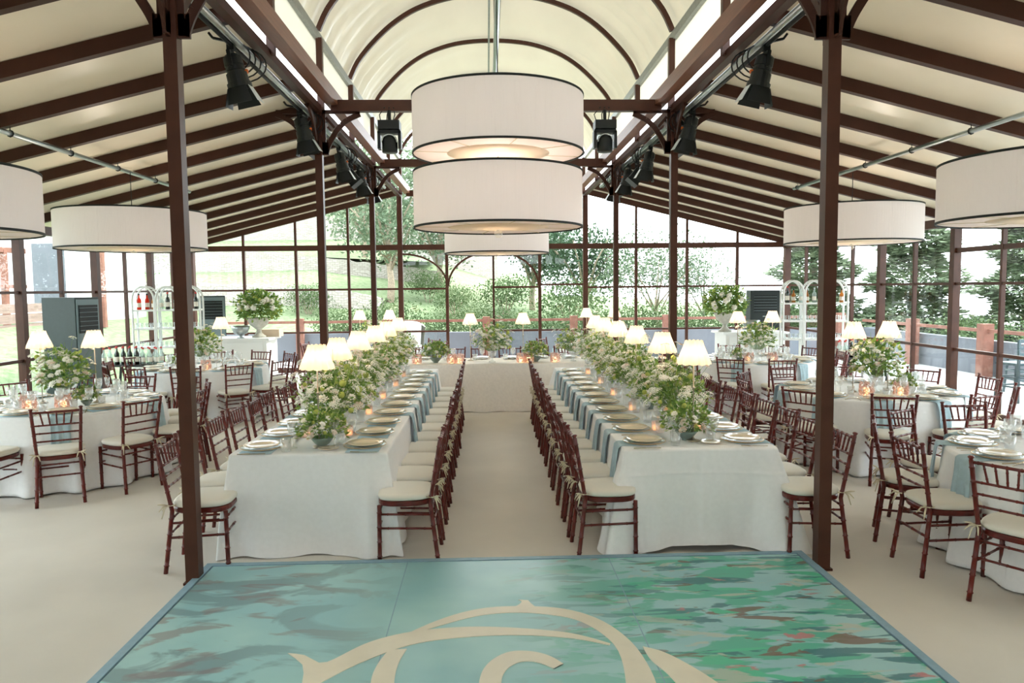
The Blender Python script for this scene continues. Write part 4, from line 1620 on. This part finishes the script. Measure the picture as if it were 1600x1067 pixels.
shelf(-5.75, 13.15, R(12), 'white triple-arched display shelf at the back left', 'left', ['red', 'red', 'amber', 'clear', 'dark', 'clear', 'amber', 'clear', 'dark'])
shelf(5.78, 13.2, R(-14), 'white triple-arched display shelf at the back right', 'right', ['dark', 'amber', 'clear', 'amber', 'clear', 'clear', 'red', 'red', 'amber'])

for sx, x, y, sn in ((-1, -5.95, 12.2, 'left'), (1, 6.0, 11.9, 'right')):
    t_ = thing('folding_table', 'dark folding table loaded with bottles by the %s glass wall' % sn, 'table', (x, y, 0), .05 * sx)
    MB().box((0, 0, .735), (.95, .45, .03)).build('tabletop', M['darktable'], t_)
    for a, b in ((-.38, -.18), (.38, -.18), (.38, .18), (-.38, .18)):
        MB().bar((a, b, 0), (a * .8, b, .72), .03, .03).build('leg', M['black'], t_)
    for k in range(18):
        b = 'dark' if k in (5, 7, 9, 11) else 'water'
        lx = -.42 + .84 * (k // 2) / 8
        BT[b].put((x + lx, y + (-.1 if k % 2 else .08), .752), k * .7, '%s bottle with red cap on %s folding table, %s row, %s from left' % (
            'dark wine' if b == 'dark' else 'clear water', sn, 'front' if k % 2 else 'back', ORD[k // 2]), 'bottles on the folding tables')

# ------------------------------------------------------------------ outdoors
def leafcloud(m, n, ctr, rad, size, rr, shell=.55, flat=1.):
    for i in range(n):
        u, v_ = rr.uniform(0, 2 * pi), rr.uniform(-1, 1)
        d = Vector((cos(u) * sqrt(1 - v_ * v_), sin(u) * sqrt(1 - v_ * v_), v_))
        k = (shell + (1 - shell) * rr.random()) * (1 + .3 * noise.noise(d * 2.6 + Vector(ctr)))
        p_ = Vector((ctr[0] + d.x * rad[0] * k, ctr[1] + d.y * rad[1] * k, ctr[2] + d.z * rad[2] * k))
        dd = Vector((rr.uniform(-1, 1), rr.uniform(-1, 1), rr.uniform(-1, 1) * flat))
        m.leaf(p_, dd, (rr.uniform(-1, 1), rr.uniform(-1, 1), 1), size * rr.uniform(.6, 1.3), size * .6)


def bush(seed, n=1500):
    rr = random.Random(seed)
    t_ = thing('bush', 'x', 'bush')
    m = MB()
    for k in range(6):
        a = k * 1.05
        leafcloud(m, n // 6, (cos(a) * .5, sin(a) * .5, .55 + .25 * rr.random()), (.62, .62, .55), .085, rr, .4)
    leafcloud(m, n // 3, (0, 0, .8), (.8, .8, .5), .085, rr, .4)
    m.build('foliage', M['bush'], t_)
    m = MB()
    for k in range(5): m.tube([(0, 0, -.2), (.3 * cos(k * 1.3), .3 * sin(k * 1.3), .6)], .02, 5)
    m.build('stem', M['bark'], t_)
    return Proto(t_)


def tree(seed, leafm, n, cr, ch, th, size, blobs=9, tw=.16):
    rr = random.Random(seed)
    t_ = thing('tree', 'x', 'tree')
    m = MB().tube([(0, 0, -.5), (.08, 0, th * .5), (0, .05, th), (.1, 0, th + ch * .6)], [tw, tw * .8, tw * .6, tw * .2], 8)
    for k in range(7):
        a = k * .9
        m.tube([(0, 0, th * (.7 + .06 * k)), (cr * .35 * cos(a), cr * .35 * sin(a), th + ch * .3), (cr * .7 * cos(a), cr * .7 * sin(a), th + ch * .5)], [tw * .4, tw * .25, tw * .1], 6)
    m.build('trunk', M['bark'], t_, True)
    m = MB()
    for k in range(blobs):
        a, q = rr.uniform(0, 6.28), rr.uniform(.2, .75)
        leafcloud(m, n // blobs, (cr * q * cos(a), cr * q * sin(a), th + ch * rr.uniform(.15, .85)), (cr * .5, cr * .5, ch * .28), size, rr, .45)
    m.build('crown', M[leafm], t_)
    return Proto(t_)


def conifer(seed, n=11000):
    rr = random.Random(seed)
    t_ = thing('conifer_tree', 'x', 'tree')
    MB().tube([(0, 0, -.5), (0, 0, 6.8)], [.2, .03], 8).build('trunk', M['bark'], t_, True)
    m = MB()
    for i in range(n):
        z = rr.uniform(.3, 7.4)
        lim = 2.5 * (1 - (z / 7.5) ** 1.3) * (.72 + .28 * sin(z * 5.1 + 2 * noise.noise(Vector((z, seed, 0)))))
        a = rr.uniform(0, 2 * pi)
        lim *= .8 + .35 * noise.noise(Vector((cos(a) * 2, sin(a) * 2, z * .8 + seed)))
        r = lim * (.35 + .65 * rr.random() ** .6)
        p_ = Vector((r * cos(a), r * sin(a), z - .12 * r))
        m.leaf(p_, (cos(a + rr.uniform(-.6, .6)), sin(a + rr.uniform(-.6, .6)), rr.uniform(-.35, .35)), (0, 0, 1), rr.uniform(.2, .42), .16)
    m.build('crown', M['conifer'], t_)
    return Proto(t_)


bushes = [bush(1), bush(2)]
tolive = [tree(3, 'olive', 5200, 2.6, 4.6, 1.6, .17), tree(6, 'olive', 4800, 2.2, 4.0, 1.2, .16)]
tdark = [tree(4, 'darktree', 5000, 2.4, 4.4, 1.4, .17)]
tcon = [conifer(5), conifer(9)]
tthin = [tree(7, 'olive', 2600, 1.7, 2.6, 1.2, .11, 12, .07)]


def gz(x, y): return ground_z(x, y)


for k, (x, y, s_) in enumerate(((-4.6, 22.6, 1.0), (-3.2, 22.8, 1.15), (-1.7, 22.6, .9), (-.3, 22.4, 1.15), (1.0, 22.6, 1.0), (2.5, 22.2, 1.1), (3.9, 22.8, 1.15), (5.3, 22.5, 1.2),
                               (6.9, 22.8, 1.1), (8.4, 22.8, 1.2), (9.9, 22.2, 1.2), (12.4, 21.9, 1.2), (12.2, 18.5, 1.1), (12.4, 15.5, 1.1), (12.6, 12.5, 1.1), (12.6, 10, 1.1),
                               (-1.4, 28.5, 1.0), (-2.6, 31, 1.1), (-6.6, 26.8, .9), (.6, 30, 1.3), (3, 28, 1.5))):
    bushes[k % 2].put((x, y, gz(x, y) - .05), k * 1.7, 'rounded green bush beyond the glass, %s along the planting from the left' % (
        ORD[k] if k < 16 else ('uphill ' + ORD[k - 16])), 'bushes beyond the low wall', scale=s_)
for k, (P_, x, y, s_, lb) in enumerate((
        (tolive[0], -4.1, 30, 1.1, 'tall grey green tree uphill behind the back wall, left of the nave'),
        (tolive[1], -2.3, 34, 1.15, 'grey green tree uphill, second left of the nave'),
        (tolive[1], -6.3, 38, 1.2, 'grey green tree on the upper terrace beyond the stone walls'),
        (tdark[0], 1.9, 33, 1.0, 'dark evergreen tree beyond the right leaf of the back door'),
        (tdark[0], 3.8, 30, .95, 'dark evergreen tree beyond the right side light'),
        (tthin[0], 5.5, 24.5, 1.05, 'thin young tree with pale branches beyond the right back bays'),
        (tthin[0], 7.3, 25, .95, 'thin young tree beyond the third right back bay'),
        (tcon[0], 10.6, 24, .95, 'broad conifer outside the back right corner'),
        (tcon[1], 12.7, 21.8, .92, 'broad conifer beyond the right glass wall, second from the corner'),
        (tcon[0], 14.4, 19.4, .85, 'conifer beyond the right wall, third from the corner'),
        (tcon[1], 16.8, 17.2, .60, 'smaller conifer at the far right edge of the picture'))):
    P_.put((x, y, gz(x, y) - .1), k * 1.3, lb, 'trees on the hillside', scale=s_)

# stone terraces on the hillside
def stone_wall(pts, h0, h1, label):
    m = MB()
    n = len(pts) - 1
    for i in range(n):
        for j in range(12):
            u0, u1 = j / 12, (j + 1) / 12
            a, b = Vector(pts[i]).lerp(Vector(pts[i + 1]), u0), Vector(pts[i]).lerp(Vector(pts[i + 1]), u1)
            za, zb = [h0 + (h1 - h0) * (i + u) / n + .09 * noise.noise(Vector((i * 3 + u * 9, 1, 2))) for u in (u0, u1)]
            for (p0, z0, p1, z1) in ((a, za, b, zb),):
                m.add([(p0.x, p0.y, -1), (p1.x, p1.y, -1), (p1.x, p1.y, z1), (p0.x, p0.y, z0), (p0.x, p0.y + .5, -1), (p1.x, p1.y + .5, -1),
                       (p1.x, p1.y + .5, z1), (p0.x, p0.y + .5, z0)], [(0, 1, 2, 3), (3, 2, 6, 7), (7, 6, 5, 4)])
    struct('stone_wall', m, M['stone'], label=label)


stone_wall([(-16, 27.5), (-9, 27.6), (-5.5, 28), (-4.2, 28.4)], 2.4, 1.6, 'lower dry stone wall on the hillside')
stone_wall([(-22, 34), (-12, 34), (-7, 34.5), (-2.5, 36)], 4.4, 2.8, 'middle dry stone wall on the hillside')
stone_wall([(-26, 43), (-14, 43), (-6, 43.5), (0.5, 45)], 7.6, 4.8, 'upper dry stone wall on the hillside')
m = MB()
for (y0, y1, z0, z1, xl, xr) in ((28.4, 34.2, 2.1, 2.9, -22, -4.2), (35, 43.5, 3.9, 4.6, -26, -3)):
    m.add([(xl, y0, z0 + .5), (xr, y0, z0 - .7), (xr, y1, z1 - .9), (xl, y1, z1 + .3)], [(0, 1, 2, 3)])
struct('terrace_lawn', m, M['grass'], label='grassy terraces between the stone walls')

# low wall, timber posts and rail round the terrace
struct('low_wall', MB().box((1.2, 20.2, .36), (19.5, .2, .76)), M['lowwall'], label='grey rendered low wall behind the pavilion')
struct('low_wall', MB().box((10.4, 11, .36), (.2, 18.5, .76)), M['lowwall'], label='grey rendered low wall right of the pavilion')
fn = thing('terrace_fence', 'red brown timber post and rail fence along the rear low wall', 'fence', (0, 20.0, 0))
for x in (-7.6, -5.2, -2.75, -.18, 2.2, 4.75, 7.2, 9.6):
    MB().box((x, 0, .58), (.2, .16, 1.16)).build('post', M['fencewood'], fn)
MB().box((1.1, 0, 1.06), (17.4, .05, .07)).build('rail', M['fencewood'], fn)
fn = thing('terrace_fence', 'timber post and rail fence along the right-hand low wall', 'fence', (10.1, 0, 0))
for y in (4.5, 7, 9.6, 12.2, 14.8, 17.4):
    MB().box((0, y, .55), (.22, .22, 1.1)).build('post', M['fencewood'], fn)
MB().box((0, 11, .96), (.05, 17.5, .07)).build('rail', M['fencewood'], fn)

# left: plank retaining wall, pergola frames, folded parasols, pot plants
pw = MB()
for k in range(4): pw.box((-12.1, 16, .75 + .26 * k), (.12, 16, .23))
struct('retaining_wall', pw, M['plank'], label='horizontal plank retaining wall above the left lawn')
pg = thing('garden_pergola', 'brown timber pergola frame beyond the left glass wall', 'pergola', (-13.3, 17.6, 1.1))
for x, y in ((0, -3), (0, 0), (0, 3), (2.0, 4.2)): MB().box((x, y, .9), (.14, .14, 2.2)).build('post', M['fencewood'], pg)
MB().box((0, .2, 2.0), (.12, 7.4, .14)).build('rail', M['fencewood'], pg)
MB().box((0, .2, 1.0), (.1, 7.4, .1)).build('rail', M['fencewood'], pg)
gh = thing('white_outbuilding', 'white walled outbuilding on the terrace beyond the left wall', 'building', (-15.5, 24, 1.0))
MB().box((0, 0, 1.6), (7, 4, 3.2)).build('wall', M['white_box'], gh)
MB().box((0, 0, 3.3), (7.6, 4.6, .2)).build('roof', M['fencewood'], gh)
for k, x in enumerate((-1.6, .6, 2.6)):
    MB().box((x, -2.02, 1.4), (.9, .06, 1.9)).build('window', M['lowwall'], gh)


def parasol(x, y, z, h, label):
    t_ = thing('folded_parasol', label, 'parasol', (x, y, z))
    MB().tube([(0, 0, 0), (0, 0, h)], .03, 8).build('pole', M['grey_steel'], t_)
    MB().lathe([(.05, h * .35), (.24, h * .38), (.2, h * .6), (.12, h * .85), (.05, h), (.001, h)], 28, lobes=7, amp=.12).build('canvas_cover', M['canvas'], t_, True)
    MB().box((0, 0, .04), (.5, .5, .08)).build('base', M['grey_steel'], t_)


parasol(-10.9, 14.6, .75, 2.0, 'folded cream parasol on the lawn beyond the left glass wall')
parasol(-11.3, 11.8, .9, 2.2, 'folded cream parasol beyond the leftmost visible glass bay')
for k, (x, y) in enumerate(((-2.3, 18.9), (2.9, 18.8))):
    t_ = thing('outdoor_armchair', 'pale rounded outdoor armchair on the back terrace, %s of the door' % ('left', 'right')[k], 'armchair', (x, y, 0))
    MB().lathe([(.001, .1), (.42, .12), (.5, .35), (.46, .5), (.3, .42), (.001, .4)], 24).build('seat', M['canvas'], t_, True)
    m = MB()
    for i in range(13):
        a = pi * i / 12
        for j, (r, z) in enumerate(((.5, .4), (.56, .95), (.46, 1.02), (.42, .42))): m.v.append((r * cos(a), r * sin(a), z if j in (0, 3) else z + .08 * sin(a)))
    for i in range(12):
        for j in range(3): m.f.append((i * 4 + j, (i + 1) * 4 + j, (i + 1) * 4 + j + 1, i * 4 + j + 1))
    m.build('backrest', M['canvas'], t_, True)
    for a, b in ((-.3, -.3), (.3, -.3), (.3, .3), (-.3, .3)): MB().tube([(a, b, 0), (a, b, .2)], .02, 6).build('leg', M['darkchair'], t_)


def garden_stool():
    t_ = thing('garden_bar_chair', 'x', 'chair')
    for sx in (-1, 1):
        MB().bar((sx * .2, .2, 0), (sx * .18, .16, .62), .035, .035).build('leg', M['darkchair'], t_)
        MB().bar((sx * .2, -.22, 0), (sx * .19, -.2, 1.02), .035, .035).build('leg', M['darkchair'], t_)
    MB().box((0, 0, .62), (.42, .42, .04)).build('seat', M['darkchair'], t_)
    m = MB()
    for z in (.78, .89, 1.0): m.bar((-.19, -.2, z), (.19, -.2, z), .02, .06)
    m.build('backrest', M['darkchair'], t_)
    m = MB()
    for z in (.25, .4): m.bar((-.2, .19, z), (.2, .19, z), .025, .025).bar((-.2, -.2, z), (-.2, .19, z), .025, .025).bar((.2, -.2, z), (.2, .19, z), .025, .025)
    m.build('stretchers', M['darkchair'], t_)
    return Proto(t_)


gs = garden_stool()
for k, (x, y, a) in enumerate(((8.1, 10.4, .6), (8.9, 9.7, 2.4), (8.5, 11.7, .2), (9.2, 12.5, 1.4), (8.0, 8.7, -.7), (9.0, 8.2, 2.8))):
    gs.put((x, y, 0), a, 'grey high-backed garden chair on the right terrace, %s from the nearest' % ORD[[3, 2, 4, 5, 1, 0][k]], 'garden chairs on the right terrace')
for k, (x, y) in enumerate(((8.6, 11.0), (8.55, 9.1))):
    t_ = thing('garden_table', 'grey garden table on the right terrace, %s one' % ('farther', 'nearer')[k], 'table', (x, y, 0))
    MB().box((0, 0, .74), (.7, .7, .03)).build('tabletop', M['darkchair'], t_)
    MB().tube([(0, 0, 0), (0, 0, .72)], .04, 8).build('pole', M['darkchair'], t_)
    MB().box((0, 0, .02), (.45, .45, .04)).build('base', M['darkchair'], t_)
